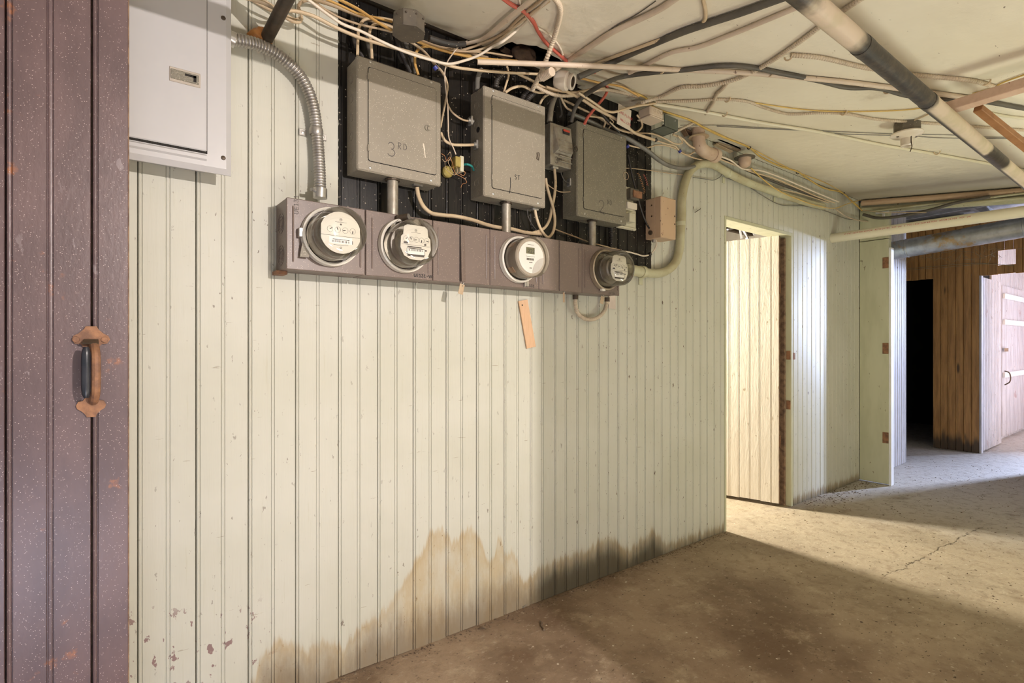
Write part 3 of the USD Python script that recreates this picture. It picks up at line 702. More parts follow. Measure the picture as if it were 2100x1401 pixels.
# passage beyond the partition
wh = Thing('wall_hall', 'whitewashed beadboard wall of the passage beyond the partition', 'wall', (5.4, 0, 0), kind='structure')
boards(wh, (0, 0, 0), S_, D_, 5.00, 6.02, 0, 2.34, 0.0985, 'white_boards', 5.00, gaps=(.002, .003, .004))
wh.add('end_board', box(6.005, 6.02, .022, 2.4, 0, 2.34), 'painted_dark', smooth=False)
ch = Thing('ceiling_hall', 'slate grey deck and dark joists over the passage', 'ceiling', (7, -1, 2.4), kind='structure')
ch.add('deck', box(PX + .08, 15, -4.2, 3.0, 2.46, 2.48), 'slate', smooth=False)
for y in (-3.2, -2.6, -2.05, -1.5, -.95, -.4, .3, .9, 1.5):
    ch.add('joist', box(PX + .09, 15, y, y + .04, 2.36, 2.46, .003), 'slate')
for x in (5.9, 6.7):
    ch.add('bridging', beam((x, -3.9, 2.34), (x + .5, .2, 2.345), .035, .02), 'slate')

BX = 7.12
wb = Thing('wall_back', 'brown varnished board wall with a black open doorway at the end of the passage', 'wall', (BX, 0, 0), kind='structure')
Sy, Dx = (0, -1, 0), (1, 0, 0)                    # boards counted towards the camera's right
boards(wb, (BX, 0, 0), Sy, Dx, -.085, .30, 0, 2.40, .0642, 'brown', -.085, False)
boards(wb, (BX, 0, 0), Sy, Dx, -.92, -.085, 1.80, 2.40, .0642, 'brown', -.085, False)
boards(wb, (BX, 0, 0), Sy, Dx, .30, .444, 1.796, 2.40, .0642, 'brown', -.085, False)
boards(wb, (BX, 0, 0), Sy, Dx, .444, .575, 1.80, 1.885, .0642, 'brown', -.085, False, name='sill_board')
boards(wb, (BX, 0, 0), Sy, Dx, .444, .575, 2.03, 2.40, .0642, 'brown', -.085, False)
boards(wb, (BX, 0, 0), Sy, Dx, .575, 1.06, 1.796, 2.40, .0642, 'brown', -.085, False)
wb.add('side_boards', box(BX, BX + .03, -4.4, -1.06, 0, 2.4), 'brown', smooth=False)
wb.add('side_boards', box(BX, BX + .03, .92, 2.6, 0, 2.4), 'brown', smooth=False)
wb.add('dark_closet', cat(box(BX + .03, 9.2, 1.3, 1.34, 0, 2.4), box(9.16, 9.2, -.2, 1.34, 0, 2.4), box(BX + .03, 9.2, -.21, -.16, 0, 2.4), box(BX + .02, 9.2, -.2, 1.3, 2.38, 2.40)), 'painted_dark', smooth=False, label='unlit closet behind the black doorway, darkness put into its colour')
wb.add('jamb', box(BX - .005, BX + .06, -.318, -.300, 0, 1.80, .002), 'white_boards')

wf = Thing('wall_far', 'sunlit whitewashed board wall far down the passage', 'wall', (8.6, -.24, 0), kind='structure')
boards(wf, (0, -.235, 0), S_, D_, 7.95, 11.5, 0, 2.40, .137, 'white_boards', 7.95, gaps=(.002, .004))
d3 = Thing('door_3', 'whitewashed narrow-board door leaf standing open past the brown wall', 'door', (7.2, -.29, 0), kind='structure')
boards(d3, (0, -.318, 0), S_, D_, 7.19, 7.94, .015, 1.785, .0625, 'white_boards', 7.19, False, gaps=(.0015, .0025))
d4 = Thing('door_4', 'white battened door with a hasp on the far sunlit wall', 'door', (8.9, -.25, 0), kind='structure')
boards(d4, (0, -.262, 0), S_, D_, 8.28, 9.45, .04, 1.78, .195, 'white_boards', 8.28, False, gaps=(.003, .005))
for z in (1.63, 1.33, .72):
    d4.add('batten', box(8.30, 9.44, -.287, -.262, z, z + .06, .003), 'white_trim')
d4.add('hasp', cat(box(8.22, 8.42, -.292, -.287, 1.02, 1.06, .001), ), 'steel')
d4.add('pull', tube(spline(np.array([(8.24, -.29, .80), (8.24, -.33, .78), (8.24, -.335, .68), (8.24, -.29, .64)])), .006, 8), 'iron')

# unseen wall behind the camera, placed to cut off the lamp light
wr = Thing('wall_right_unseen', 'unseen cream board wall behind the camera, edging the lamp light', 'wall', (1.9, -2.57, 0), kind='structure')
wr.add('side_boards', box(1.132, 7.10, -2.59, -2.55, 0, 2.40), 'cream_door', smooth=False)

wx = Thing('wall_far_partition', 'added short partition out of view, shading the far white wall', 'wall', (9.6, -.9, 0), kind='structure')  # added to keep the far light off the white boards
wx.add('side_boards', box(9.6, 9.64, -1.75, -.26, 0, 2.40), 'brown', smooth=False)

# side room door leaf, open
d2 = Thing('door_2', 'cream beadboard door leaf standing open inside the side room', 'door', (3.66, .03, 0), kind='structure')
ld = np.array([-.262, .965, 0]); ld /= np.linalg.norm(ld); ln = np.array([ld[1], -ld[0], 0])     # along the leaf; from its lit face into it
boards(d2, (3.698, .045, 0), ld, ln, 0.0, .76, .022, 1.842, .137, 'cream_door', -.02, True, back=.018)
d2.add('leaf_edge', upright(shapely.box(-.002, .0, .0, .034), (3.698, .045, 0), ld, ln, .022, 1.842), 'rawedge', smooth=False, label='bare brown edge of the leaf')
d2.add('backing', upright(shapely.box(0, .018, .76, .034), (3.698, .045, 0), ld, ln, .022, 1.842), 'rawedge', smooth=False)
for z in (1.45, .40):
    d2.add('hinge', upright(shapely.box(-.006, .012, -.001, .032), (3.698, .045, 0), ld, ln, z, z + .085), 'rust', smooth=False)

# purple-brown plank door at the left
d1 = Thing('door_1', 'purple brown plank door in front of the grey panel at the left edge', 'door', (-.2, -.31, 0), kind='structure')
DY = -.31
boards(d1, (0, DY, 0), S_, D_, -.545, .0672, .02, 2.235, .1368, 'purple', .0038, True, name='plank', back=.022)
d1.add('back_ledge', box(-.54, .064, DY + .0225, DY + .036, .02, 2.235), 'rawedge', smooth=False)
d1.add('raw_edge', box(.0662, .0690, DY + .002, DY + .034, .02, 2.235, .0006), 'rawedge', label='chipped bare wood along the door edge')
# pull handle: rusty cast plates, flat bow and black rounded grip
hx, hz = on_y(187, 762, DY)[0], on_y(187, 762, DY)[2]
def plate_outline(s):
    P = [(-.010, .030), (.010, .030), (.014, .022), (.024, .012), (.034, .006), (.037, -.002), (.032, -.011), (.020, -.013), (.014, -.022), (-.014, -.022), (-.020, -.013), (-.032, -.011), (-.037, -.002), (-.034, .006), (-.024, .012), (-.014, .022)]
    return Polygon([(x * s, z * s) for x, z in P]).buffer(.003).buffer(-.0015)
sc = .83
up_ = face_y(plate(plate_outline(sc), .004), hx, DY, hz + .070)
P2 = plate_outline(sc * .78); P2 = shapely.affinity.scale(P2, 1, -1.15, origin=(0, 0))
lo_ = face_y(plate(P2, .004), hx, DY, hz - .073)
bow = tube(spline(np.array([(hx + .004, DY - .004, hz + .060), (hx + .006, DY - .020, hz + .050), (hx + .0075, DY - .033, hz + .034), (hx + .008, DY - .036, hz), (hx + .0075, DY - .034, hz - .034), (hx + .006, DY - .020, hz - .054), (hx + .004, DY - .004, hz - .064)]), .004), .0085, 10)
hp = d1.add('handle', cat(up_, lo_, bow), 'rust', label='rusty cast pull handle with scalloped plates')
zz = np.linspace(-.053, .053, 15)
d1.add('grip', tube(np.array([(hx - .0085, DY - .0345, hz + a) for a in zz]), .0088 * np.sqrt(np.clip(1 - (np.abs(zz) / .056) ** 5, .05, 1)), 14), 'grip_black', label='black rounded grip', parent=hp)
for sx in (-.0255, .0225):
    d1.add('screw', face_y(lathe([(0, .0), (.0062, 0), (.0058, .003), (0, .0038)], 14), hx + sx, DY - .0035, hz + .068), 'rust', parent=hp)
d1.add('thumb_latch', hull([(hx - .012, DY - .006, hz + .069), (hx + .012, DY - .006, hz + .069), (hx - .016, DY - .020, hz + .061), (hx + .013, DY - .020, hz + .061), (hx - .014, DY - .018, hz + .058), (hx + .012, DY - .018, hz + .058)]), 'iron', parent=hp)


# ================================================================== THE ELECTRICAL WALL
def xy_(px, py, Y):
    p = on_y(px, py, Y); return p[0], p[2]


# ---- grey breaker panel at the left
bp = Thing('breaker_panel', 'light grey breaker panel half hidden behind the purple brown door', 'breaker panel', (.1, 0, 1.8))
R_, TOP, BOT = .312, 2.155, 1.574
bp.add('back_box', box(-.035, .262, -.088, -.0005, BOT + .022, TOP - .03, .003), 'panel_silver')
def panel_cover():
    # rolled frame: a sloping outer lip around a flat field
    outer, inner, f = (-.075, R_, BOT, TOP), (-.062, R_ - .014, BOT + .014, TOP - .014), -.104
    P = []
    for (x0, x1, z0, z1), y in ((outer, -.090), (outer, -.094), (inner, f)):
        P += [(x, y, z) for x in (x0, x1) for z in (z0, z1)]
    return hull(P)
bp.add('cover', panel_cover(), 'panel_silver', smooth=False)
bp.add('cover_recess', box(-.06, R_ - .060, -.1045, -.1030, BOT + .046, TOP - .045, .0004), 'dark_line', smooth=False, label='dark gap around the little door')
dr = bp.add('door', box(-.06, R_ - .0615, -.1085, -.1035, BOT + .052, TOP - .047, .0025), 'panel_silver')
bp.add('rolled_rib', hull([(x, y, z) for x in (-.06, R_ - .062) for y, z in ((-.1035, BOT + .026), (-.1085, BOT + .031), (-.1085, BOT + .040), (-.1035, BOT + .045))]), 'panel_silver', smooth=20)
lx0, lz0 = xy_(347, 133, -.108); lx1, lz1 = xy_(411, 180, -.108)
lt = bp.add('latch', box(lx0, lx1, -.1105, -.1080, lz1 - .002, lz1 + .036, .001), 'grey_plastic', label='flush grey brown latch plate', parent=dr)
bp.add('latch_slide', box(lx0 + .003, lx1 - .004, -.1125, -.110, lz1 + .005, lz1 + .030, .001), 'panel_hammer', parent=dr)
bp.add('latch_slot', cat(box(lx0 + .035, lx1 - .010, -.1129, -.112, lz1 + .020, lz1 + .026), box(lx1 - .017, lx1 - .010, -.1129, -.112, lz1 + .009, lz1 + .026)), 'dark_line', smooth=False, parent=dr)
for px, py in ((458, 37), (458, 324)):
    x, z = xy_(px, py, -.104)
    bp.add('screw', face_y(lathe([(0, .0), (.0062, 0), (.0058, .002), (.003, .003), (0, .003)], 16), x, -.1035, z), 'iron')
for k in range(4):
    bp.add('knockout', plate(Point(.09 + .045 * k, -.05).buffer(.015, 8).difference(Point(.09 + .045 * k, -.05).buffer(.012, 8)), .0015).apply_translation((0, 0, BOT + .0205)), 'panel_tan')

# ---- fat flexible steel conduit from the panel down to the meters
fx = Thing('flexible_conduit', 'thick ribbed steel conduit curving from the grey panel to the first meter', 'conduit', (.45, -.06, 1.5))
fpts = [(474, 80), (500, 84), (530, 92), (562, 107), (590, 128), (616, 156), (634, 190), (645, 230), (650, 270), (654, 320), (656, 360), (656.5, 404)]
fdep = [-.062, -.06, -.052, -.046, -.042, -.038, -.036, -.036, -.036, -.038, -.043, -.052]
FP = np.array([on_y(x, y, d) for (x, y), d in zip(fpts, fdep)])
fx.add('ribbed_tube', corrugated(FP, .0185, .0092, .0032, 16), 'steel', smooth=40)
fx.add('connector', cat(cyl(FP[-1] + (0, 0, .026), FP[-1] + (0, 0, -.004), .0215, 24), cyl(FP[-1] + (-.02, -.012, .014), FP[-1] + (-.034, -.02, .014), .0055, 12)), 'zinc')
fx.add('connector', cyl(FP[0] + (-.012, 0, .002), FP[0] + (.01, 0, -.001), .0215, 24), 'zinc')
c_ = on_y(648.5, 270, -.036)
st = fx.add('strap', tube(np.array([c_ + (0, 0, -.011), c_ + (0, 0, -.006), c_ + (0, 0, .006), c_ + (0, 0, .011)]), [.0195, .0215, .0215, .0195], 20), 'steel', label='steel strap holding the conduit')
for s in (-1, 1):
    fx.add('strap_foot', box(c_[0] + s * .019, c_[0] + s * .044, -.005, -.0005, c_[2] - .011, c_[2] + .011, .0015), 'zinc', parent=st)
    fx.add('screw', face_y(lathe([(0, 0), (.0055, 0), (.005, .002), (0, .003)], 12), c_[0] + s * .032, -.005, c_[2]), 'zinc', parent=st)

# ---- iron pipe through the wall, in a collar of orange foam
q0 = on_y(545, 84, -.012); q1 = q0 + np.array([0.018, -1.05, .10])
single('iron_pipe', 'dark iron pipe coming out of the wall through orange foam', 'pipe', cyl(q0 + (0, .05, 0), q1, .0185, 20), 'iron')
fo = trimesh.creation.icosphere(3, .027)
fo.vertices *= (1.25, .75, 1.15)
fo.vertices += fo.vertex_normals * ((meshkit.fbm(fo.vertices * 45, 3, 3) - .5) * .028)[:, None]
fo.apply_translation(q0 + (-.012, .0, .004))
single('foam_collar', 'blob of orange expanding foam sealing the iron pipe hole', 'foam', fo, 'foam', smooth=True)


# ---- three fuse boxes
def fuse_box(label, px0, px1, ztop, zbot, mat, open_bottom=0.0):
    X0, X1 = on_y(px0, 300, -.096)[0], on_y(px1, 300, -.096)[0]
    t = Thing('fuse_box', label, 'fuse box', ((X0 + X1) / 2, 0, zbot))
    t.add('back_box', box(X0 + .003, X1 - .003, -.082, -.0005, zbot + .003, ztop - .003, .002), mat)
    t.add('front_cover', box(X0, X1, -.096, -.079, zbot, ztop, .0045), mat)
    dx0, dx1, dz0, dz1 = X0 + .038, X1 - .022, zbot + .036, ztop - .030
    Pd = shapely.box(dx0, dz0, dx1, dz1).buffer(-.008).buffer(.008)
    t.add('door_gap', face_y(plate(Pd.buffer(.0022), .0006), 0, -.0958, 0), 'dark_line', smooth=False, label='dark gap around the door')
    d = t.add('door', face_y(plate(Pd, .003), 0, -.0955, 0), mat, smooth=False)
    for z in (dz0 + .030, dz1 - .040):
        t.add('hinge', cyl((dx0 - .001, -.0985, z), (dx0 - .001, -.0985, z + .020), .0032, 10), mat, parent=d)
    for x in (X0 + .045, X1 - .04):
        for z in (zbot + .014, ztop - .010):
            t.add('screw', face_y(lathe([(0, 0), (.0052, 0), (.0048, .0018), (.003, .0026), (0, .0028)], 12), x, -.0955, z), 'zinc')
    for z in np.linspace(zbot + .06, ztop - .06, 5):
        t.add('knockout', face_x(ring(.0145, .0018, .0012, 24), X0 + .0032, -.042, z), mat, smooth=False)
    return t, X0, X1, d


f3, a0, a1, fd = fuse_box('tan grey fuse box marked 3RD, leftmost of the three fuse boxes', 732, 905, 2.032, 1.664, 'panel_tan')
x, z = xy_(795, 318, -.099); write(f3, '3', x, -.0985, z, .045, .0022, 'marker', fd)
x, z = xy_(817, 305, -.099); write(f3, 'RD', x, -.0985, z, .021, .0018, 'marker', fd, gap=.95)
x, z = xy_(877, 263, -.099)
lk = f3.add('latch', face_y(ring(.0105, .0022, .003, 24), x - .001, -.0985, z), 'panel_hammer', label='round flush latch', parent=fd)
f3.add('latch_tab', box(x - .001, x + .011, -.1018, -.0985, z - .006, z + .006, .001), 'panel_tan', parent=fd)
f3.add('scratch', face_y(stroke([[(0, 0), (.004, -.02), (.008, -.045)], [(.001, 0), (.006, -.02)]], .0035), xy_(868, 295, -.099)[0], -.0985, xy_(868, 295, -.099)[1]), 'card', smooth=False, label='white scratch on the door', parent=fd)

f1, b0, b1, fd = fuse_box('grey speckled fuse box marked 1ST, middle of the three fuse boxes', 992, 1119.4, 2.078, 1.662, 'panel_tan')
x, z = xy_(1045.5, 396, -.099); write(f1, '1', x, -.0985, z, .060, .0024, 'black_ink', fd)
x, z = xy_(1056, 367, -.099); write(f1, 'ST', x, -.0985, z, .017, .0020, 'black_ink', fd, gap=.85)
x, z = xy_(1103, 320, -.099)
f1.add('latch', face_y(stroke([[(-.007, -.013), (.004, -.016), (.006, -.004), (.009, .006), (.006, .015), (-.006, .011), (-.004, .002), (-.007, -.013)], [(0, -.012), (.001, .010)]], .0022, .0015), x, -.0985, z), 'iron', smooth=False, label='key latch outlined in dark wear', parent=fd)
f1.add('open_knockout', face_x(plate(Point(0, 0).buffer(.0105, 8), .0012), b0 + .0032, -.055, xy_(977, 265, -.055)[1]), 'dark_line', smooth=False, label='open black knockout hole')

f2, c0, c1, fd = fuse_box('grey hammered fuse box marked 2ND, rightmost of the three fuse boxes', 1183.7, 1285.5, 2.068, 1.658, 'panel_hammer')
x, z = xy_(1228, 436, -.099); write(f2, '2', x, -.0985, z, .058, .0022, 'marker', fd)
x, z = xy_(1246, 419, -.099); write(f2, 'ND', x, -.0985, z, .022, .0018, 'marker', fd, gap=.75)
x, z = xy_(1283, 361, -.10)
f2.add('wire_loop', face_y(trimesh.creation.torus(.017, .0012, 24, 6), x, -.102, z), 'tan_cable', label='wire ring hanging on the door edge')


def nipple(x, z0, z1, where, y=-.062, r=.019):
    t = Thing('conduit_nipple', 'short steel conduit stub between the %s and the meter row below' % where, 'conduit', (x, y, z0))
    t.add('pipe', cyl((x, y, z0 - .004), (x, y, z1), r, 24), 'nipple')
    t.add('locknut', face_down(lathe([(0, 0), (r + .006, 0), (r + .006, .005), (r + .001, .006)], 12), x, y, z1 - .0), 'iron', smooth=20)


nipple(on_y(805, 400, -.062)[0], 1.535, 1.664, '3RD fuse box')
nipple(on_y(1038, 440, -.062)[0], 1.535, 1.662, '1ST fuse box', r=.0185)
nipple(on_y(1214.5, 475, -.062)[0], 1.535, 1.658, '2ND fuse box', r=.017)

# ---- meter sockets: four steel enclosures side by side
TZ0, TZ1, TY = 1.3245, 1.535, -.116


def seam(px): return on_y(px, 500, TY)[0]


def enclosure(px0, px1, label, lids, ribs):
    X0, X1 = seam(px0) + .0006, seam(px1) - .0006
    t = Thing('meter_socket', label, 'meter box', ((X0 + X1) / 2, 0, TZ0))
    t.add('back_box', box(X0 + .0015, X1 - .0015, TY + .006, -.0005, TZ0 + .003, TZ1 - .001, .0015), 'trough')
    for p0, p1 in lids:
        x0, x1 = max(seam(p0), X0), min(seam(p1), X1)
        d = t.add('lid', box(x0 + .0005, x1 - .0005, TY, TY + .008, TZ0, TZ1, .0022), 'trough')
        for r in ribs:
            xr = seam(r)
            if x0 < xr < x1:
                t.add('rib', tube(np.array([(xr, TY - .0002, TZ0 + a) for a in (.022, .026, TZ1 - TZ0 - .026, TZ1 - TZ0 - .022)]), [.0008, .0028, .0028, .0008], 8), 'trough', parent=d)
    return t


e1 = enclosure(586.7, 749.6, 'mauve grey meter box under the first meter, with round knockouts on its end', [(586.7, 749.6)], [601, 739])
e2 = enclosure(749.6, 887.8, 'mauve grey meter box under the second meter, stencilled UE131-W', [(749.6, 887.8)], [763, 878.5])
e3 = enclosure(887.8, 1147.3, 'long mauve grey meter box around the digital meter, with blank lids', [(887.8, 943.5), (943.5, 1004.9), (1004.9, 1105.5), (1105.5, 1147.3)], [899, 997.5, 1014.5, 1100, 1113])
e4 = enclosure(1147.3, 1270.8, 'dull mauve grey meter box under the last meter at the right end', [(1147.3, 1193.8), (1193.8, 1270.8)], [1187.5, 1200, 1267])
X0 = seam(586.7) + .0022
for z in (1.372, 1.468):
    for r in (.031, .022, .013):
        e1.add('knockout', face_x(ring(r, .0016, .0012, 28), X0, -.055, z), 'trough', smooth=False)
e1.add('foot', box(X0 - .012, X0 + .02, -.05, -.002, TZ0 - .008, TZ0 + .003, .001), 'rust', label='rusty mounting bracket')
x, z = xy_(612, 441, TY); lt_ = letters('UE131', .013); lt_.apply_transform(trimesh.transformations.rotation_matrix(math.pi / 2, (0, 0, 1)))
e1.add('stencil', face_y(lt_, x, TY, z), 'marker', smooth=False)
x, z = xy_(848, 567.5, TY); e2.add('stencil', face_y(letters('UE131-W', .0105, bold=True), x, TY, z), 'black_ink', smooth=False, label='black stencilled lettering')
x, z = xy_(1077, 588, TY); e3.add('stencil', face_y(letters('UE131', .0105, bold=True), x, TY, z), 'black_ink', smooth=False, label='black stencilled lettering')
x, z = xy_(1248, 604, TY); e4.add('stencil', face_y(letters('UE131', .010), x, TY, z), 'marker', smooth=False)
x, z = xy_(944, 462, TY)
e3.add('lid_flange', hull([(x, TY, TZ0 + .006), (x, TY - .010, TZ0 + .006), (x, TY, TZ1 - .002), (x, TY - .002, TZ1 - .002), (x + .022, TY, TZ0 + .006), (x + .022, TY - .002, TZ0 + .006), (x + .018, TY, TZ1 - .002)]), 'trough', smooth=False, label='bent up edge of the loose blank lid')
e3.add('lid_gap', box(x - .0035, x - .0005, TY - .0012, TY, TZ0 + .008, TZ1 - .01), 'dark_line', smooth=False)

# ---- the meters
MZ = 1.4315
MY = TY - .0012


def dial_marks(x, n, w):
    out = []
    for k in range(n):
        c = (k - (n - 1) / 2) * w
        out.append((c, [(k * 67 + 40) % 360]))
    return out


def meter(name, label, px, facem, kind):
    """px: column of the ring's centre"""
    x = on_y(px, 500, -.125)[0]
    t = Thing(name, label, 'electric meter', (x, MY, MZ))
    rm = 'ring' if kind != 'dome_dull' else 'ring_dull'
    t.add('ring', face_y(lathe([(.079, 0), (.0895, 0), (.0905, .004), (.0885, .010), (.0895, .014), (.0885, .020), (.084, .023), (.080, .020), (.079, .012)], 56), x, MY, MZ), rm, smooth=35)
    fd_ = .088
    if kind == 'digital':
        t.add('body', face_y(lathe([(0, .002), (.0735, .002), (.0725, .078), (.069, .082), (.0, .082)], 48), x, MY, MZ), 'grey_plastic', smooth=35, label='opaque grey inner body')
        for a in (40, 140, 220, 320):
            t.add('body_rib', face_y(box(-.001, .001, -.012, .012, .02, .05).apply_transform(trimesh.transformations.rotation_matrix(math.radians(a), (0, 0, 1))).apply_translation((.0735 * math.cos(math.radians(a)), .0735 * math.sin(math.radians(a)), 0)), x, MY, MZ), 'tan_box', smooth=False)
        prof = [(.0765, .010), (.0765, .085), (.0775, .097), (.0755, .102), (.068, .104), (0, .104)]
        fc = t.add('face_plate', face_y(plate(Point(0, 0).buffer(.060, 24), .003), x, MY - .0815, MZ), 'dial_white', smooth=False)
        fy = MY - .0848
        leaf = Point(0, 0).buffer(.0595, 24).intersection(Point(.070, -.062).buffer(.066, 24))
        t.add('face_inset', face_y(plate(leaf, .0006), x, fy, MZ), 'grey_print', smooth=False, parent=fc)
        t.add('lcd', face_y(plate(shapely.box(-.026, .012, .014, .036), .0014), x, fy, MZ), 'lcd', smooth=False, label='dark green display reading 222', parent=fc)
        t.add('digits', face_y(letters('222', .013, .0004).apply_translation((-.019, .017, .0014)), x, fy, MZ), 'black_ink', smooth=False, parent=fc)
        bars = [shapely.box(-.024 + .0018 * k, -.012, -.024 + .0018 * k + (.0012 if k % 3 else .0006), -.004) for k in range(20)]
        bars += [shapely.box(-.020, .046, .012, .0472), shapely.box(-.026, .002, .016, .003), shapely.box(-.012, -.021, .004, -.0185), shapely.box(-.010, -.042, .002, -.039)]
        t.add('print', cat(*[face_y(plate(b_, .0004), x, fy, MZ) for b_ in bars]), 'grey_cable', smooth=False, label='grey printed bars', parent=fc)
    else:
        t.add('inner_frame', cat(face_y(lathe([(.0, .001), (.074, .001), (.074, .012), (.058, .016), (.058, .032), (.050, .036), (.050, .060), (.045, .066), (0, .066)], 40), x, MY, MZ),
                                 *[face_y(box(-.004, .004, -.004, .004, .06, fd_).apply_translation((a, b_, 0)), x, MY, MZ) for a, b_ in ((-.03, .03), (.03, .03), (-.03, -.03), (.03, -.03))]), 'innards', smooth=30, label='dim metal frame inside the glass')
        t.add('disc_wheel', face_y(lathe([(.0, .034), (.062, .034), (.063, .0355), (.062, .037), (0, .037)], 40), x, MY, MZ), 'steel', smooth=30)
        prof = [(.0755, .012), (.0755, .085), (.0750, .100), (.0715, .112), (.064, .120), (.052, .1245), (.034, .127), (0, .128)]
        R = .061
        if kind == 'round':
            poly = Point(0, 0).buffer(R, 24).intersection(shapely.box(-.058, -.07, .058, .07))
        else:
            poly = Polygon([(-.040, .046), (-.030, .052), (.030, .052), (.040, .046), (.043, .020), (.050, .014), (.052, -.02), (.040, -.044), (.018, -.054), (-.018, -.054), (-.040, -.044), (-.052, -.02), (-.050, .014), (-.043, .020)]).buffer(.003).buffer(-.001)
        fc = t.add('face_plate', face_y(plate(poly, .002), x, MY - fd_, MZ), facem, smooth=False, label='pale dial plate')
        fy = MY - fd_ - .0021
        nd = 4 if kind == 'round' else 5
        rings, hands = [], []
        w = .0225 if nd == 4 else .0185
        for k in range(nd):
            cxd = (k - (nd - 1) / 2) * w + .002
            rings.append(face_y(ring(.0088, .0005, .0003, 20).apply_translation((cxd, .008, 0)), x, fy, MZ))
            a = math.radians((k * 77 + 35) % 360)
            hands.append(face_y(stroke([[(cxd, .008), (cxd + .0062 * math.cos(a), .008 + .0062 * math.sin(a))]], .0022, .0006), x, fy, MZ))
        t.add('dial_rings', cat(*rings), 'marker', smooth=False, parent=fc)
        t.add('pointers', cat(*hands), 'black_ink', smooth=False, parent=fc)
        prints = [shapely.box(-.058 if nd == 4 else -.05, -.0105, .057 if nd == 4 else .05, -.0097)]
        for k in range(26):
            if k % 5 != 3: prints.append(shapely.box(-.026 + .002 * k, -.029, -.026 + .002 * k + (.0012 if k % 2 else .0008), -.023))
        prints += [shapely.box(-.024, -.021, .026, -.0195), shapely.box(-.017, .030, .017, .0308)]
        if nd == 5:
            prints += [shapely.box(-.043, -.007, -.028, -.001), shapely.box(.030, -.008, .037, -.002), Point(.036, -.024).buffer(.003), shapely.box(-.03, -.018, .02, -.0145), shapely.box(-.030, -.046, .030, -.040)]
            prints.append(shapely.box(-.032, -.040, .032, -.0215).exterior.buffer(.0006))
        else:
            prints += [Point(0, .024).buffer(.0028), Point(0, -.044).buffer(.003).difference(Point(0, -.044).buffer(.0018)), shapely.box(-.022, -.037, .022, -.0362), shapely.box(.034, -.031, .036, -.021)]
        t.add('print', cat(*[face_y(plate(b_, .0003), x, fy, MZ) for b_ in prints]), 'marker', smooth=False, label='grey printed lines and bars', parent=fc)
        t.add('label_patch', face_y(plate(shapely.box(-.034, -.032, .034, -.013) if nd == 4 else shapely.box(-.031, -.039, .031, -.022), .0002), x, fy + .0002, MZ), 'dial_white', smooth=False, parent=fc)
        t.add('emblem', cat(face_y(ring(.0042, .0008, .0003, 20).apply_translation((0, .038, 0)), x, fy, MZ), face_y(stroke([[(-.0018, .037), (-.0005, .0395), (.0006, .037), (.0018, .039)]], .0006).apply_translation((0, 0, 0)), x, fy, MZ)), 'marker', smooth=False, parent=fc)
    t.add('glass_cover', face_y(lathe(prof, 56), x, MY, MZ), 'glass', smooth=40, label='clear glass cover')
    return t, x


m1, mx1 = meter('electric_meter', 'round glass electric meter with four dials, first from the left', 679, 'dial', 'round')
m2, mx2 = meter('electric_meter', 'glass electric meter with five dials and a barrel lock on top', 829, 'dial', 'dome')
m3, mx3 = meter('electric_meter', 'electric meter with a white face and small digital display', 1064, 'dial', 'digital')
m4, mx4 = meter('electric_meter', 'dusty glass electric meter at the right end of the row', 1241, 'dial', 'dome_dull')
# hasps, seals and the barrel lock
m1.add('seal_tag', hull([(mx1 - .089, TY - .020, MZ - .030), (mx1 - .072, TY - .024, MZ - .030), (mx1 - .094, TY - .010, MZ - .070), (mx1 - .069, TY - .016, MZ - .070), (mx1 - .094, TY - .014, MZ - .070), (mx1 - .069, TY - .020, MZ - .070)]), 'panel_tan', smooth=False, label='metal seal tag on the ring')
m1.add('hasp', box(mx1 - .098, mx1 - .086, TY - .020, TY - .002, MZ - .012, MZ + .016, .002), 'zinc')
lkx = mx2 - .006
lb = m2.add('barrel_lock', cyl((lkx - .016, TY - .008, MZ + .088), (lkx + .008, TY - .036, MZ + .092), .0115, 18), 'iron', label='dark barrel lock on the ring')
m2.add('lock_face', cyl((lkx + .0075, TY - .0355, MZ + .0919), (lkx + .0095, TY - .038, MZ + .0922), .0105, 18), 'zinc', parent=lb)
m2.add('hasp', box(mx2 - .030, mx2 - .012, TY - .018, TY - .002, MZ + .074, MZ + .098, .002), 'iron')
m2.add('seal_tag', hull([(mx2 - .050, TY - .024, MZ + .064), (mx2 - .030, TY - .034, MZ + .064), (mx2 - .064, TY - .022, MZ + .036), (mx2 - .034, TY - .036, MZ + .036), (mx2 - .064, TY - .026, MZ + .036), (mx2 - .034, TY - .040, MZ + .036)]), 'panel_tan', smooth=False, label='bent metal seal tag')
m2.add('seal_wire', tube(spline(np.array([(mx2 - .022, TY - .02, MZ + .085), (mx2 - .038, TY - .026, MZ + .072), (mx2 - .05, TY - .026, MZ + .05)])), .0012, 6), 'zinc')
m3.add('seal_strip', cat(box(mx3 + .028, mx3 + .034, TY - .012, TY - .001, MZ - .102, MZ - .070, .001), box(mx3 + .038, mx3 + .052, TY - .008, TY - .001, MZ - .100, MZ - .068, .001)), 'steel', label='steel sealing clips under the ring')
m4.add('seal_clip', cat(box(mx4 - .030, mx4 - .010, TY - .022, TY - .006, MZ - .094, MZ - .082, .002)), 'ring', label='ring clamp')

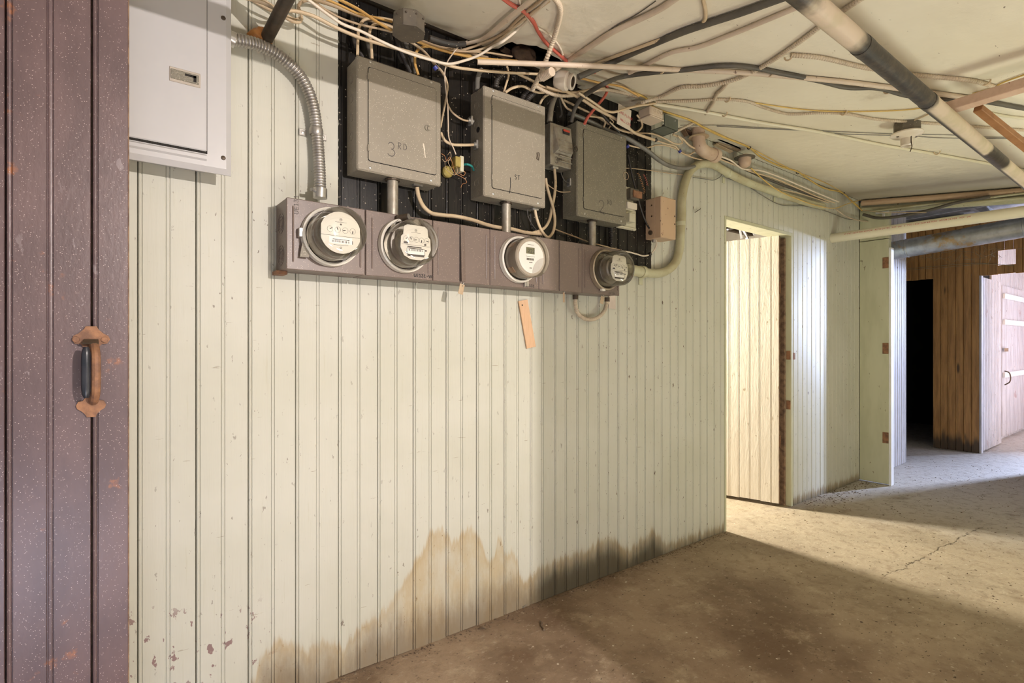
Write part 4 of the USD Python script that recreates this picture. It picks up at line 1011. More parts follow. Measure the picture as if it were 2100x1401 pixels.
# ---- tags and paper hanging below the meter row
def tag_at(px, py, w, h, mat, label, y=-.10, tilt=0.0, catg='tag'):
    x, z = xy_(px, py, y)
    P = shapely.affinity.rotate(shapely.box(-w / 2, -h, w / 2, 0), tilt, origin=(0, 0)).difference(Point(0, -.006).buffer(.0018))
    t = Thing('hanging_tag', label, catg, (x, y, z - h))
    t.add('card', face_y(plate(P, .0015), x, y, z), mat, smooth=False)
    t.add('wire', tube(spline(np.array([(x, y + .001, z - .005), (x + .004, y - .004, z + .006), (x, y + .004, z + .014), (x - .003, y + .001, z + .002)])), .001, 6), 'zinc')
tag_at(948, 583, .020, .037, 'tan_cable', 'small brown cardboard tag wired under the loose lid', tilt=-14, y=-.118)
tag_at(1156, 600, .008, .042, 'tan_box', 'narrow brown strip hanging below the meter row', y=-.09)
tag_at(1236, 608, .022, .034, 'tan_cable', 'brown tag hanging beside the small flexible loop', tilt=-16, y=-.09)
x, z = xy_(1255, 608, -.004)
single('paper_note', 'pale pink paper scrap on the wall below the last meter', 'paper', face_y(plate(Polygon([(-.024, -.060), (-.005, -.058), (.026, -.061), (.025, .01), (-.022, .012)]), .0012), x, -.003, z), 'paper', smooth=False)
lp = Thing('flexible_loop', 'small ribbed conduit loop hanging under the last meter box', 'conduit', (1.65, -.03, 1.2))
LP = np.array([on_y(px, py, -.03) for px, py in ((1180, 606), (1180, 622), (1184, 640), (1196, 652), (1211, 655.5), (1226, 651), (1239, 638), (1244, 622), (1245, 606))])
LP[0][2] = LP[-1][2] = TZ0 - .012
lp.add('ribbed_tube', corrugated(LP, .0095, .0062, .0016, 10), 'armored', smooth=40)
for p in (LP[0], LP[-1]):
    lp.add('connector', cyl(p + (0, 0, -.008), p + (0, 0, .0115), .0125, 14), 'iron')
sh = Thing('wood_shim', 'bare pine shim nailed askew below the meter row', 'wood', (1.27, -.006, 1.1))
shP = [on_y(px, py, -.003)[[0, 2]] for px, py in ((1062, 618), (1080, 614.5), (1097, 711), (1079, 715))]
sh.add('slat', face_y(plate(Polygon(shP), .006), 0, -.003, 0), 'shim', smooth=False)
x, z = xy_(1071, 626, -.009); sh.add('nail', face_y(lathe([(0, 0), (.0035, 0), (.003, .001), (0, .0012)], 10), x, -.009, z), 'iron')

# ---- small disconnect between the 1ST and 2ND boxes
ds = Thing('disconnect_switch', 'small brushed metal disconnect box marked 3RD between two fuse boxes', 'switch box', (1.6, 0, 1.8))
sx0, sx1 = on_y(1129, 300, -.070)[0], on_y(1172, 300, -.070)[0]
sz1, sz0 = xy_(1127, 249, -.07)[1], xy_(1133, 337, -.07)[1]
ds.add('case', box(sx0, sx1, -.070, -.0005, sz0, sz1, .003), 'nipple')
cv = ds.add('cover', hull([(sx0 + .016, -.070, sz0 + .045), (sx1 - .006, -.070, sz0 + .045), (sx0 + .016, -.070, sz1 - .012), (sx1 - .006, -.070, sz1 - .012), (sx0 + .028, -.092, sz0 + .064), (sx1 - .012, -.092, sz0 + .064), (sx0 + .028, -.080, sz1 - .016), (sx1 - .012, -.080, sz1 - .016)]), 'nipple', smooth=False)
for k in range(5):
    z = sz1 - .075 - .022 * k
    ds.add('louvre', box(sx0 + .032, sx1 - .016, -.0922, -.082, z, z + .003, .001), 'nipple', parent=cv)
lb = ds.add('label', box(sx0 + .058, sx1 - .026, -.0865, -.079, sz1 - .040, sz1 - .022), 'black_ink', smooth=False, label='red and black maker label', parent=cv)
ds.add('label_band', box(sx0 + .058, sx1 - .026, -.0869, -.0864, sz1 - .030, sz1 - .0215), 'red_label', smooth=False, parent=cv)
write(ds, '3', sx0 + .026, -.0705, sz0 + .010, .026, .002, 'marker'); write(ds, 'RD', sx0 + .046, -.0705, sz0 + .022, .012, .0016, 'marker', gap=.95)
lv = ds.add('lever', tube(spline(np.array([(sx1, -.06, sz0 + .075), (sx1 + .010, -.066, sz0 + .070), (sx1 + .012, -.066, sz0 + .050), (sx1 + .006, -.062, sz0 + .042)])), .003, 8), 'iron')
ds.add('ring', face_y(trimesh.creation.torus(.012, .0022, 20, 8), on_y(1180, 305, -.104)[0], -.104, on_y(1180, 305, -.104)[2]), 'iron', label='black lever ring')

# ---- pinkish tan box, relay, switch block
tb = Thing('telephone_box', 'pinkish tan sheet metal box at the right edge of the black stretch', 'box', (2.3, 0, 1.6))
tx0, tx1 = on_y(1352, 440, -.095)[0], on_y(1384, 440, -.095)[0]
tx0, tz1 = xy_(1355, 402, -.095); tz0 = xy_(1355, 486, -.095)[1]
tb.add('case', box(tx0, tx1 + .005, -.060, -.0005, tz0, tz1, .003), 'tan_box')
tb.add('cover', box(tx0 - .001, tx1 + .006, -.097, -.058, tz0 - .001, tz1 + .001, .003), 'tan_box')
for zz_ in (tz1 - .035, tz1 - .090):
    tb.add('screw_hole', face_x(plate(Point(0, 0).buffer(.004, 6), .0012), tx0 + .0012, -.04, zz_), 'dark_line', smooth=False)
for zz_ in (tz1 - .085, tz1 - .125):
    tb.add('screw_hole', face_y(plate(Point(0, 0).buffer(.004, 6), .0008), tx1 - .004, -.0965, zz_), 'dark_line', smooth=False)
tb.add('knob', face_x(lathe([(0, 0), (.012, 0), (.011, .006), (0, .008)], 14), tx0 - .001, -.035, tz0 + .03), 'iron')
tb.add('connector', cyl((tx0 + .03, -.03, tz0 - .014), (tx0 + .03, -.03, tz0 + .002), .010, 12), 'steel')

rl = Thing('relay', 'small dusty relay with coil wires right of the 2ND fuse box', 'relay', (2.03, -.03, 1.75))
ax, az = xy_(1290, 384, -.05); bx2, bz2 = xy_(1309, 404, -.05)
rl.add('base', box(ax - .02, bx2 - .01, -.03, -.0005, az - .105, az + .01, .003), 'ivory')
rl.add('coil_frame', box(ax + .004, bx2, -.058, -.028, az - .055, az - .002, .003), 'box_dark')
rl.add('coil', box(ax + .018, bx2 + .012, -.066, -.056, az - .046, az - .012, .002), 'rust')
rl.add('terminal_strip', box(ax - .01, bx2 - .006, -.05, -.028, az - .100, az - .068, .003), 'card')
sb = Thing('switch_block', 'ivory switch plate with a square button below the relay', 'switch', (2.02, -.02, 1.6))
ax, az = xy_(1280, 427, -.012); bx2, bz2 = xy_(1304, 474, -.012)
sb.add('plate', box(ax - .05, bx2, -.014, -.0005, bz2, az, .003), 'ivory')
kx, kz = xy_(1296, 454, -.05); sb.add('button', box(kx - .022, kx + .022, -.055, -.013, kz - .004, kz + .040, .003), 'ivory')
x, z = xy_(1298, 470, -.015); sb.add('screw', face_y(lathe([(0, 0), (.006, 0), (.005, .002), (0, .003)], 12), x, -.0135, z), 'iron')
sb.add('cover_edge', box(ax - .05, bx2 - .006, -.02, -.013, bz2 + .002, bz2 + .012, .002), 'ivory')

# ---- doorbell transformer hanging with its loose wires between the first two boxes
dt = Thing('bell_transformer', 'small brass and grey bell transformer with loose copper wires', 'transformer', (1.02, -.05, 1.75))
x, z = xy_(935, 332, -.045)
dt.add('core', box(x - .012, x + .012, -.062, -.028, z - .022, z + .016, .002), 'brass', label='brass coloured core')
dt.add('bracket', box(x + .010, x + .026, -.060, -.020, z - .036, z + .022, .0015), 'ivory')
dt.add('base_cap', face_y(lathe([(0, 0), (.022, 0), (.022, .012), (.016, .018), (0, .018)], 20), x - .016, -.004, z - .032), 'brass')
dt.add('green_wire', tube(spline(np.array([on_y(px, py, d) for px, py, d in ((950, 338, -.045), (958, 337, -.06), (966, 340, -.06), (971, 349, -.03))])), .0042, 8), 'teal', label='teal green insulated wire')
for k, P in enumerate(([(907, 326), (912, 332), (918, 329), (925, 328)], [(905, 315), (912, 320), (916, 330), (922, 322), (927, 332), (930, 345), (934, 357)], [(912, 330), (914, 345), (922, 353), (932, 359), (938, 352), (936, 341)], [(934, 357), (945, 362), (954, 368), (957, 374), (948, 378), (945, 385)], [(918, 318), (923, 312), (925, 322), (919, 332), (925, 345), (931, 356)], [(940, 356), (948, 350), (954, 354), (951, 360), (943, 357)])):
    dt.add('loose_wire', tube(spline(np.array([on_y(a, b_, -.04 - .006 * (k % 3)) for a, b_ in P]), .004), .0011, 6), 'copper' if k % 2 else 'tan_cable')

# coiled bell wires right of the 2ND box
def coil(P, r, turns, y, mat, label):
    P = spline(np.array([on_y(a, b_, y) for a, b_ in P]), .002)
    t = np.linspace(0, turns * 2 * math.pi, len(P))
    Q = P + np.c_[r * np.cos(t), r * .6 * np.sin(t) * 1.0 - r, 0 * t]
    single('coiled_wire', label, 'wire', tube(Q, .0009, 5), mat, smooth=True)
coil([(1305, 355), (1310, 365), (1315, 380), (1319, 393), (1316, 398)], .007, 9, -.02, 'copper', 'thin curly copper bell wire beside the 2ND fuse box')
coil([(1318, 358), (1323, 370), (1326, 382)], .006, 6, -.02, 'red_cable', 'thin curly red bell wire at the edge of the black paint')


# ================================================================== PIPES, CABLES AND FITTINGS ALONG THE CEILING
def cable(label, pts, r, mat, plane='c', name='cable', cat_='cable', ribs=0.0, flat=None, gap=.002, group=None):
    r = r * .88
    P = np.array([at(p, plane, r + gap) for p in pts])
    # whatever leaves the frame along the ceiling runs on
    for e, k in ((0, 1), (-1, -2)):
        q = pts[e]
        if len(q) == 2 and plane == 'c' or (len(q) > 2 and q[2] == 'c'):
            if q[0] > 2095 or q[1] < -3:
                dv = P[e] - P[k]; dv /= np.linalg.norm(dv); more = P[e] + dv * .8
                more[2] = ceil_z(more[1]) - r - gap
                P = np.vstack([more, P]) if e == 0 else np.vstack([P, more])
    if ribs:
        m = corrugated(P, r * 1.05, ribs * 1.35, r * .30, 10)
    else:
        m = tube(spline(P, .014), r, 8 if r < .012 else 14, flat)
    single(name, label, cat_, m, mat, smooth=45, group=group)
    return P


Y = lambda v: ('y', -v)

# long patchy iron pipe below the ceiling, parallel to the wall
lp0, lp1 = np.array([.9, PIPE_Y, PIPE_Z]), np.array([7.0, PIPE_Y, PIPE_Z])
lpipe = Thing('drain_pipe', 'long iron pipe with pale overspray patches slanting across the upper right', 'pipe', (3, PIPE_Y, PIPE_Z))
lpipe.add('pipe', cyl(lp0 - (2.2, 0, 0), lp1, PIPE_R, 24), 'pipe')
for px, py in ((1770, 95), (1905, 212)):
    x = on_y(px, py, PIPE_Y)[0]
    lpipe.add('coupling', cyl((x - .02, PIPE_Y, PIPE_Z), (x + .02, PIPE_Y, PIPE_Z), PIPE_R + .0012, 24), 'pipe')

# white plastic drain pipe across the passage, with a line of red print
PVX = 4.413
p0, p1 = on_x(1705, 489, PVX), on_x(2100, 434, PVX)
p0[1] = -.001
dirp = (p1 - p0) / np.linalg.norm(p1 - p0)
pv = Thing('plastic_pipe', 'cream plastic pipe with red print crossing the passage', 'pipe', p0)
pv.add('pipe', cyl(p0, p0 + dirp * 2.6, .0345, 28), 'pvc')
TXT = '2" PVC 1120 SCH 40 PIPE   ASTM D1785   NSF-pw   '
pr = letters(TXT * 2, .0105, .0003)
def wrap_pipe(m, s0, ang):
    """lays flat lettering round the pipe: x runs back along the pipe, y round it"""
    v = m.vertices; s = s0 + (v[:, 0].max() - v[:, 0]); a = ang + v[:, 1] / .0345; r = .0346 + v[:, 2]
    side = np.cross(dirp, (0, 0, 1)); side /= np.linalg.norm(side); upv = np.cross(side, dirp)
    if side[0] > 0: side = -side
    m.vertices = p0 + s[:, None] * dirp + r[:, None] * (np.cos(a)[:, None] * side + np.sin(a)[:, None] * upv)
    return m
pr.vertices[:, 1] -= .005; v_ = pr.vertices; v_[:, 0] = v_[:, 0].max() - v_[:, 0]; pr.vertices = v_; pr.invert()
pv.add('print', wrap_pipe(pr, .10, .35), 'red_ink', smooth=False, label='line of red lettering')

# round sheet metal duct beyond the partition
DXX = 5.32
d0, d1 = on_x(1828, 515, DXX), on_x(2100, 466, DXX)
dd = (d1 - d0) / np.linalg.norm(d1 - d0)
du = Thing('round_duct', 'galvanised round air duct with rusty top beyond the partition', 'duct', d0)
du.add('duct', cyl(d0 - dd * .03, d0 + dd * 3.0, .0745, 40), 'duct')
for s in (.115, .83, 1.6):
    du.add('seam_ring', tube(np.array([d0 + dd * (s + a) for a in (-.008, -.004, .004, .008)]), [.0745, .0775, .0775, .0745], 40), 'duct')

# pink primed board and brown brace hanging from the ceiling at the right
bA, bB = on_z(1945, 222, 2.02), on_z(2180, 150, 2.00)
bB = bB + (bB - bA) * .8
single('hanging_board', 'pinkish tan board end hanging below the ceiling at the right', 'board', beam(bA, bB, .055, .035, .002), 'pine_pink')
cA = on_z(2005, 222, 1.995); cB = on_z(2125, 318, 1.86)
single('wood_brace', 'reddish brown wooden brace slanting down from the hanging board', 'brace', beam(cA, cB, .03, .022, .002), 'pine_brown')

# porcelain lamp holder on its ceiling box, with a pull chain
lh0 = on_c(1860, 252)
lh = Thing('lamp_holder', 'bare cream lamp holder on a dark ceiling box with a pull chain', 'lamp holder', lh0)
lh.add('ceiling_box', face_down(lathe([(0, 0), (.056, 0), (.056, .050), (0, .050)], 8), *lh0), 'box_dark', smooth=20)
lh.add('base', face_down(lathe([(0, .050), (.066, .050), (.068, .056), (.062, .062), (.036, .068), (.027, .076), (.026, .108), (.022, .112), (.018, .112), (.018, .09), (0, .09)], 40), *lh0), 'porcelain', smooth=40)
for s in (-.044, .044):
    lh.add('screw', face_down(lathe([(0, .066), (.006, .066), (.005, .0685), (0, .0695)], 10), lh0[0] + s * RGT[0], lh0[1] + s * RGT[1], lh0[2]), 'iron')
c0_ = lh0 - FWD * .028
lh.add('pull_chain', tube(spline(np.array([c0_ + (0, 0, -.066), c0_ + (0, 0, -.10), c0_ + (-.004, -.004, -.125), c0_ + (-.016, 0, -.152)])), .0022, 6), 'iron', label='short dark pull chain')

# angled porcelain lamp holder in the tangle above the boxes
ph0 = on_c(1150, 150, .06)
axis = np.array([.45, -.80, -.28]); axis /= np.linalg.norm(axis)
def aim(m, p, ax):
    T = trimesh.geometry.align_vectors((0, 0, 1), ax); m.apply_transform(T); m.apply_translation(p); return m
phc = on_y(1168, 167, -.17)
ph = Thing('porcelain_socket', 'white porcelain lamp socket pointing out of the cable tangle', 'lamp socket', phc)
ph.add('base', aim(lathe([(0, -.060), (.030, -.060), (.037, -.050), (.039, -.020), (.037, -.008), (.026, .0), (.0, .0)], 32), phc, axis), 'porcelain', smooth=40)
ph.add('collar', aim(lathe([(.024, -.004), (.030, .004), (.0325, .010), (.0315, .016), (.026, .018), (.021, .015), (.021, -.01), (0, -.01)], 32), phc, axis), 'porcelain', smooth=40)
ph.add('socket_shell', aim(lathe([(0, -.008), (.0205, -.008), (.0205, .014), (.018, .014), (.018, -.006), (0, -.006)], 24), phc, axis), 'iron', smooth=40, label='dark threaded socket inside')

# junction boxes
jA = on_c(842, 48, .0)
jb = Thing('junction_box', 'dusty dark octagonal junction box above the 3RD fuse box', 'junction box', jA)
jc = on_y(838, 52, -.20)
jb.add('box', face_down(lathe([(0, -.026), (.050, -.026), (.052, -.022), (.052, .024), (0, .024)], 8), *jc), 'box_dark', smooth=20)
jb.add('cover', face_down(lathe([(0, .024), (.054, .024), (.054, .028), (0, .029)], 8), *jc), 'box_dark', smooth=20)
for a in range(5):
    t_ = math.radians(200 + 35 * a)
    jb.add('screw', trimesh.creation.icosphere(1, .003).apply_translation(jc + np.array([.052 * math.cos(t_), .052 * math.sin(t_), .012])), 'iron')
j2 = on_y(1336, 236, -.13)
jd = Thing('cream_junction_box', 'pinkish cream junction box hanging from the cable tangle', 'junction box', j2)
jd.add('box', box(j2[0] - .052, j2[0] + .045, j2[1] - .035, j2[1] + .04, j2[2] - .022, j2[2] + .024, .006), 'pink_paint')
jd.add('cover', box(j2[0] - .055, j2[0] + .048, j2[1] - .038, j2[1] + .043, j2[2] - .028, j2[2] - .0225, .003), 'pink_paint')
for k in range(3):
    jd.add('knockout', face_y(plate(arc_ := Point(0, 0).buffer(.008, 8).difference(Point(0, 0).buffer(.0068, 8)), .001), j2[0] - .02 + .025 * k, j2[1] - .0348, j2[2] + .004), 'tan_cable', smooth=False)
j3 = on_y(1362, 258, -.10)
je = Thing('grey_junction_box', 'open green grey steel box beside the cream junction box', 'junction box', j3)
je.add('box', cat(box(j3[0] - .05, j3[0] + .055, j3[1] - .04, j3[1] + .05, j3[2] - .026, j3[2] - .022), box(j3[0] + .050, j3[0] + .055, j3[1] - .04, j3[1] + .05, j3[2] - .026, j3[2] + .032), box(j3[0] - .05, j3[0] + .055, j3[1] - .041, j3[1] - .037, j3[2] - .026, j3[2] + .032)), 'box_green', smooth=False)
je.add('screw', trimesh.creation.icosphere(1, .004).apply_translation(j3 + (.03, -.042, .018)), 'zinc')
sg = on_y(1280, 240, -.14)
sn = Thing('paper_sign', 'small card hand lettered 2ND FLOOR in red, tucked among the cables', 'sign', sg)
sn.add('card', face_y(plate(shapely.affinity.rotate(shapely.box(-.045, -.048, .043, .046), -7, origin=(0, 0)), .0016), *sg), 'card', smooth=False)
for t_, dx_, dz_ in (('2ND FLOOR', -.036, .010), ('HALL LTS', -.030, -.022)):
    lm = letters(t_, .0115, .0004); lm.apply_transform(trimesh.transformations.rotation_matrix(math.radians(-9), (0, 0, 1)))
    sn.add('lettering', face_y(lm, sg[0] + dx_, sg[1] - .0016, sg[2] + dz_), 'red_ink', smooth=False, label='red hand lettering')

# drain elbow and capped stub at the corner of wall and ceiling
el = Thing('drain_elbow', 'dusty pink plastic elbow pipe coming through the ceiling corner', 'pipe', on_y(1440, 305, -.07))
E = np.array([on_y(1432, 262, -.075), on_y(1433, 286, -.075), on_y(1436, 301, -.075), on_y(1446, 311, -.072), on_y(1466, 319, -.068)])
el.add('elbow', tube(spline(E, .008), .033, 20), 'drain', smooth=40)
el.add('hub', cyl(E[-1] - (E[-1] - E[-2]) * .25, E[-1] + (E[-1] - E[-2]) * .12, .0385, 22), 'drain')
el.add('collar', face_down(lathe([(.034, 0), (.052, .0), (.053, .003), (.034, .004)], 28), *(on_y(1433, 281, -.075))), 'tan_cable')
cpz = on_y(1527, 330, -.075)
ck = Thing('capped_stub', 'rusty capped pipe stub under the ceiling right of the elbow', 'pipe', cpz)
ck.add('cap', face_down(lathe([(.034, -.03), (.036, -.02), (.036, .012), (.030, .030), (.016, .039), (0, .041)], 24), *cpz), 'drain', smooth=40)
ck.add('collar', face_down(lathe([(.036, -.02), (.058, -.02), (.058, -.016), (.036, -.015)], 24), *cpz), 'box_dark')

# green painted conduit from the last meter box up the wall and along the corner
GP = [(1285, 552), (1318, 558), (1347, 561), (1369, 554), (1386, 537), (1394, 507), (1396, 471), (1398, 440), (1398, 416), (1402, 387), (1411, 358), (1425, 342), (1441, 336), (1463, 338), (1490, 353), (1528, 372), (1591, 395), (1650, 414), (1688, 424)]
gc = Thing('painted_conduit', 'fat pale green conduit bending from the last meter box up to the ceiling corner', 'conduit', on_y(1396, 471, -.03))
GQ = np.array([on_y(a, b_, -.032) for a, b_ in GP])
gc.add('pipe', tube(spline(GQ, .015), .0225, 16), 'green_conduit', smooth=45)
for px, py, dx_ in ((1315, 557.5, 1), (1313, 557, 0)):
    pass
cpl = on_y(1306, 556.5, -.032); cp2 = on_y(1317, 558, -.032)
gc.add('coupling', cyl(on_y(1284, 552, -.032), cp2, .0265, 20), 'green_conduit')
gc.add('coupling', cyl(on_y(1314, 557.5, -.032), on_y(1320, 558.5, -.032), .031, 20), 'green_conduit')
for px, py, vert in ((1396, 459, True), (1493, 355, False), (1597, 397, False)):
    q = on_y(px, py, -.032)
    if vert:
        s_ = gc.add('clip', cyl(q - (0, 0, .011), q + (0, 0, .011), .0245, 16), 'green_flat')
        gc.add('clip_foot', box(q[0] - .055, q[0] - .02, -.006, -.0005, q[2] - .012, q[2] + .012, .001), 'green_flat', parent=s_)
    else:
        s_ = gc.add('clip', cyl(q - (.011, 0, -.004), q + (.011, 0, -.004), .0245, 16), 'green_flat')
        gc.add('clip_foot', box(q[0] - .012, q[0] + .012, -.006, -.0005, q[2] - .052, q[2] - .018, .001), 'green_flat', parent=s_)
q = on_y(1316, 572, -.01); gc.add('clip_foot', box(q[0] - .014, q[0] + .014, -.006, -.0005, q[2] - .03, q[2] + .012, .001), 'green_flat')

# ---- cables in the tangle at the upper left
cable('thick cream cable sweeping across above the 3RD fuse box', [(498, -6), (540, 6), (575, 22), (600, 22), (640, 32), (690, 57), (740, 78), (790, 93), (850, 110), (930, 137), (970, 143), (1040, 149), (1105, 152)], .0075, 'cream_cable', Y(.115), flat=.8)
cable('white round cable crossing over the thick cream cable', [(625, -6), (665, 24), (700, 48), (740, 64), (780, 84), (830, 106), (880, 122), (920, 131), (950, 125), (985, 112, Y(.13)), (1008, 97, Y(.16)), (1030, 86, Y(.22)), (1060, 62, 'c'), (1095, 28, 'c'), (1128, -4, 'c')], .0055, 'white_cable', Y(.125))
cable('ochre flat cable running into the dark junction box', [(680, -8), (710, 6), (740, 22), (770, 43), (803, 62)], .0075, 'orange_cable', Y(.16), flat=.5)
cable('second ochre cable beside the first behind the junction box', [(655, -8), (700, 12), (735, 28), (770, 36), (804, 45)], .006, 'orange_cable', Y(.14), flat=.6)
cable('tan cable looped around a bracket near the iron pipe', [(620, 30), (612, 18), (617, 5), (640, 0), (680, 10), (720, 26), (770, 45), (800, 54)], .0085, 'tan_cable', Y(.05), flat=.7)
cable('cream cable doubled under the iron pipe', [(505, -8), (540, 14), (575, 30), (600, 44), (614, 46), (619, 38), (617, 30)], .007, 'cream_cable', Y(.06), flat=.7)
cable('cream cable dipping close behind the doubled one', [(528, -8), (556, 10), (585, 30), (606, 40), (616, 36)], .006, 'cream_cable', Y(.045), flat=.7)
cable('thin tan cable between the two white cables', [(632, -4), (690, 33), (730, 48), (790, 62), (830, 73), (880, 95), (930, 104), (1000, 108), (1050, 116)], .0042, 'tan_cable', Y(.095))
cable('cream cable looping down into the 3RD box at its left corner', [(733, 114), (734, 84), (736, 58), (745, 42), (760, 37), (785, 38), (805, 42)], .0058, 'cream_cable', Y(.07))
cable('cream cable looping into the 3RD box beside the corner loop', [(763, 121), (761, 90), (758, 66), (765, 52), (782, 49), (805, 56)], .0058, 'cream_cable', Y(.07))
cable('flat cream cable hanging past the right side of the 3RD box', [(836, 82), (868, 104), (890, 130), (907, 148), (917, 172), (914, 205), (907, 240), (903, 262)], .0072, 'cream_cable', Y(.085), flat=.5)
cable('ochre loop at the top right of the 3RD box', [(858, 154), (851, 130), (853, 108), (866, 97), (890, 96), (925, 105), (965, 112)], .0058, 'orange_cable', Y(.07))
cable('thin pink wire hanging to the bell transformer', [(958, 84, 'c'), (938, 98, Y(.15)), (917, 128, Y(.11)), (912, 150), (914, 182), (918, 215), (919, 250), (921, 285), (929, 302), (935, 317)], .0028, 'pink_paint', Y(.09))
cable('ochre bundle cable across the black wall top', [(855, 85), (890, 98), (940, 112), (990, 120), (1060, 125)], .0055, 'orange_cable', Y(.10))
cable('thick tan cable behind the ochre bundle', [(800, 62), (850, 78), (900, 96), (940, 103), (1000, 118)], .007, 'tan_cable', Y(.08), flat=.6)
cable('black cable bending into the top of the 3RD box', [(806, 62), (815, 90), (826, 115), (842, 150)], .0095, 'black_cable', Y(.04))
cable('grey black cable right behind the first black one', [(822, 70), (836, 100), (845, 125), (852, 152)], .0085, 'grey_cable', Y(.03))
cable('black cable behind the cream loops', [(748, 45), (752, 75), (757, 100), (762, 120)], .010, 'grey_cable', Y(.03))
cable('black cable at the edge of the black paint', [(722, 20), (724, 60), (730, 95), (745, 118)], .0085, 'black_cable', Y(.02))
cable('thick black cable emerging from under the junction box', [(880, 78), (905, 86), (930, 91), (953, 90)], .0115, 'black_cable', Y(.17))
cable('brown cable into the upper fitting of the 1ST box', [(917, 212), (924, 226), (936, 238), (950, 246), (966, 249)], .0042, 'tan_cable', Y(.05))
cable('cream cable from the 3RD box into the lower fitting of the 1ST box', [(904, 272), (912, 288), (926, 296), (945, 297.5), (976, 297)], .0062, 'cream_cable', Y(.05))
for nm, px, py in (('upper', 965, 248), ('lower', 976, 297)):
    q = on_y(px, py, -.05)
    single('cable_clamp', 'small %s cable clamp on the left side of the 1ST box' % nm, 'clamp', cat(box(q[0] - .004, q[0] + .004, q[1] - .012, q[1] + .012, q[2] - .017, q[2] + .017, .002), cyl(q + (-.012, 0, 0), q + (.012, 0, 0), .008, 10)), 'zinc')
cable('cream cable from under the 3RD box along the top of the meter row', [(855, 384), (858, 402), (868, 423), (884, 437), (905, 441), (935, 444), (968, 451), (998, 461), (1019, 466), (1050, 470), (1078, 477), (1112, 480)], .0088, 'cream_cable', Y(.05))
q = on_y(856, 379, -.05); single('cable_clamp', 'bright cable clamp under the 3RD box', 'clamp', cat(box(q[0] - .018, q[0] + .018, q[1] - .010, q[1] + .010, q[2] - .006, q[2] + .004, .002)), 'zinc')
cable('cream cable looping down from under the 1ST box', [(1097, 431), (1100, 446), (1107, 466), (1116, 481), (1124, 487), (1133, 478), (1138, 455), (1135, 430), (1127, 402), (1121, 380), (1119, 366)], .0072, 'cream_cable', Y(.06))
cable('cream cable from the disconnect switch down behind the loop', [(1137, 345), (1139, 375), (1137, 400), (1132, 425), (1127, 450), (1118, 466), (1105, 474), (1092, 478)], .0072, 'cream_cable', Y(.05))
q = on_y(1096, 431, -.055); single('cable_clamp', 'cable clamp under the 1ST box', 'clamp', cat(box(q[0] - .016, q[0] + .016, q[1] - .010, q[1] + .010, q[2] - .002, q[2] + .007, .002)), 'zinc')
q = on_y(1137, 345, -.05); single('cable_clamp', 'cable clamp under the disconnect switch', 'clamp', cat(box(q[0] - .016, q[0] + .016, q[1] - .010, q[1] + .010, q[2] - .004, q[2] + .006, .002)), 'zinc')
cable('thin black wire under the 1ST box', [(1081, 430), (1083, 445), (1092, 462), (1102, 474), (1108, 482)], .003, 'black_cable', Y(.05))
cable('brown wire slanting behind the 2ND conduit stub', [(1138, 470), (1150, 475), (1180, 486), (1206, 496), (1240, 505), (1272, 513)], .0038, 'tan_cable', Y(.02))
cable('thin wire into the lower clamp of the 2ND box', [(1118, 374), (1130, 384), (1147, 393), (1158, 394), (1172, 393)], .0025, 'tan_cable', Y(.05))
cable('dark wire into the upper clamp of the 2ND box', [(1150, 352), (1153, 362), (1159, 372), (1168, 375)], .003, 'grey_cable', Y(.05))
for nm, px, py in (('upper', 1167, 374), ('lower', 1171, 394)):
    q = on_y(px, py, -.045)
    single('cable_clamp', 'small %s cable clamp on the left side of the 2ND box' % nm, 'clamp', cat(box(q[0] - .004, q[0] + .004, q[1] - .012, q[1] + .012, q[2] - .017, q[2] + .017, .002)), 'zinc')
cable('black ribbed sleeve below the 2ND fuse box', [(1253, 468), (1253, 490), (1252, 508)], .011, 'black_cable', Y(.02), ribs=.006, name='flexible_sleeve')
cable('pale wire from the meter row to the pinkish tan box', [(1273, 515), (1290, 517), (1305, 521), (1320, 525), (1332, 522), (1341, 514), (1346, 502), (1345, 489)], .0045, 'white_cable', Y(.03))
cable('dark cable hanging to the knob of the pinkish tan box', [(1288, 318), (1293, 345), (1300, 375), (1308, 405), (1318, 440), (1330, 466), (1338, 474)], .005, 'black_cable', Y(.025))
cable('steel conduit elbow entering the disconnect switch', [(1141, 192), (1135, 205), (1130, 222), (1127, 250)], .014, 'nipple', Y(.05), name='conduit_elbow', cat_='conduit')
cable('grey conduit curving into the top of the 1ST box', [(988, 143), (982, 152), (979, 168), (979, 184)], .011, 'grey_conduit', Y(.05), name='conduit_elbow', cat_='conduit')
cable('black ribbed sleeve entering the 1ST box at its left', [(1030, 152), (1020, 163), (1016, 182)], .0125, 'black_cable', Y(.06), ribs=.007, name='flexible_sleeve')
cable('black ribbed sleeve behind the 1ST box, left of two', [(1098, 178), (1086, 186), (1075, 196), (1069, 208)], .0135, 'black_cable', Y(.04), ribs=.007, name='flexible_sleeve')
cable('black ribbed sleeve behind the 1ST box, right of two', [(1106, 184), (1094, 192), (1084, 202), (1078, 214)], .0135, 'black_cable', Y(.055), ribs=.007, name='flexible_sleeve')
cable('cream cable entering the 1ST box from above', [(1040, 137, Y(.1)), (1043, 155), (1038, 172), (1033, 190)], .005, 'cream_cable', Y(.075))
cable('cream cable wandering from the 1ST box to the porcelain socket', [(1036, 190), (1050, 181), (1072, 177), (1088, 184), (1105, 190), (1125, 187), (1148, 175)], .0062, 'cream_cable', Y(.085))
cable('tan cable into the right end of the 1ST box', [(1107, 214), (1112, 204), (1120, 196), (1128, 192)], .006, 'cream_cable', Y(.06))
cable('thin black cord crossing under the porcelain socket', [(1148, 178), (1142, 190), (1132, 202), (1122, 214)], .003, 'black_cable', Y(.10))
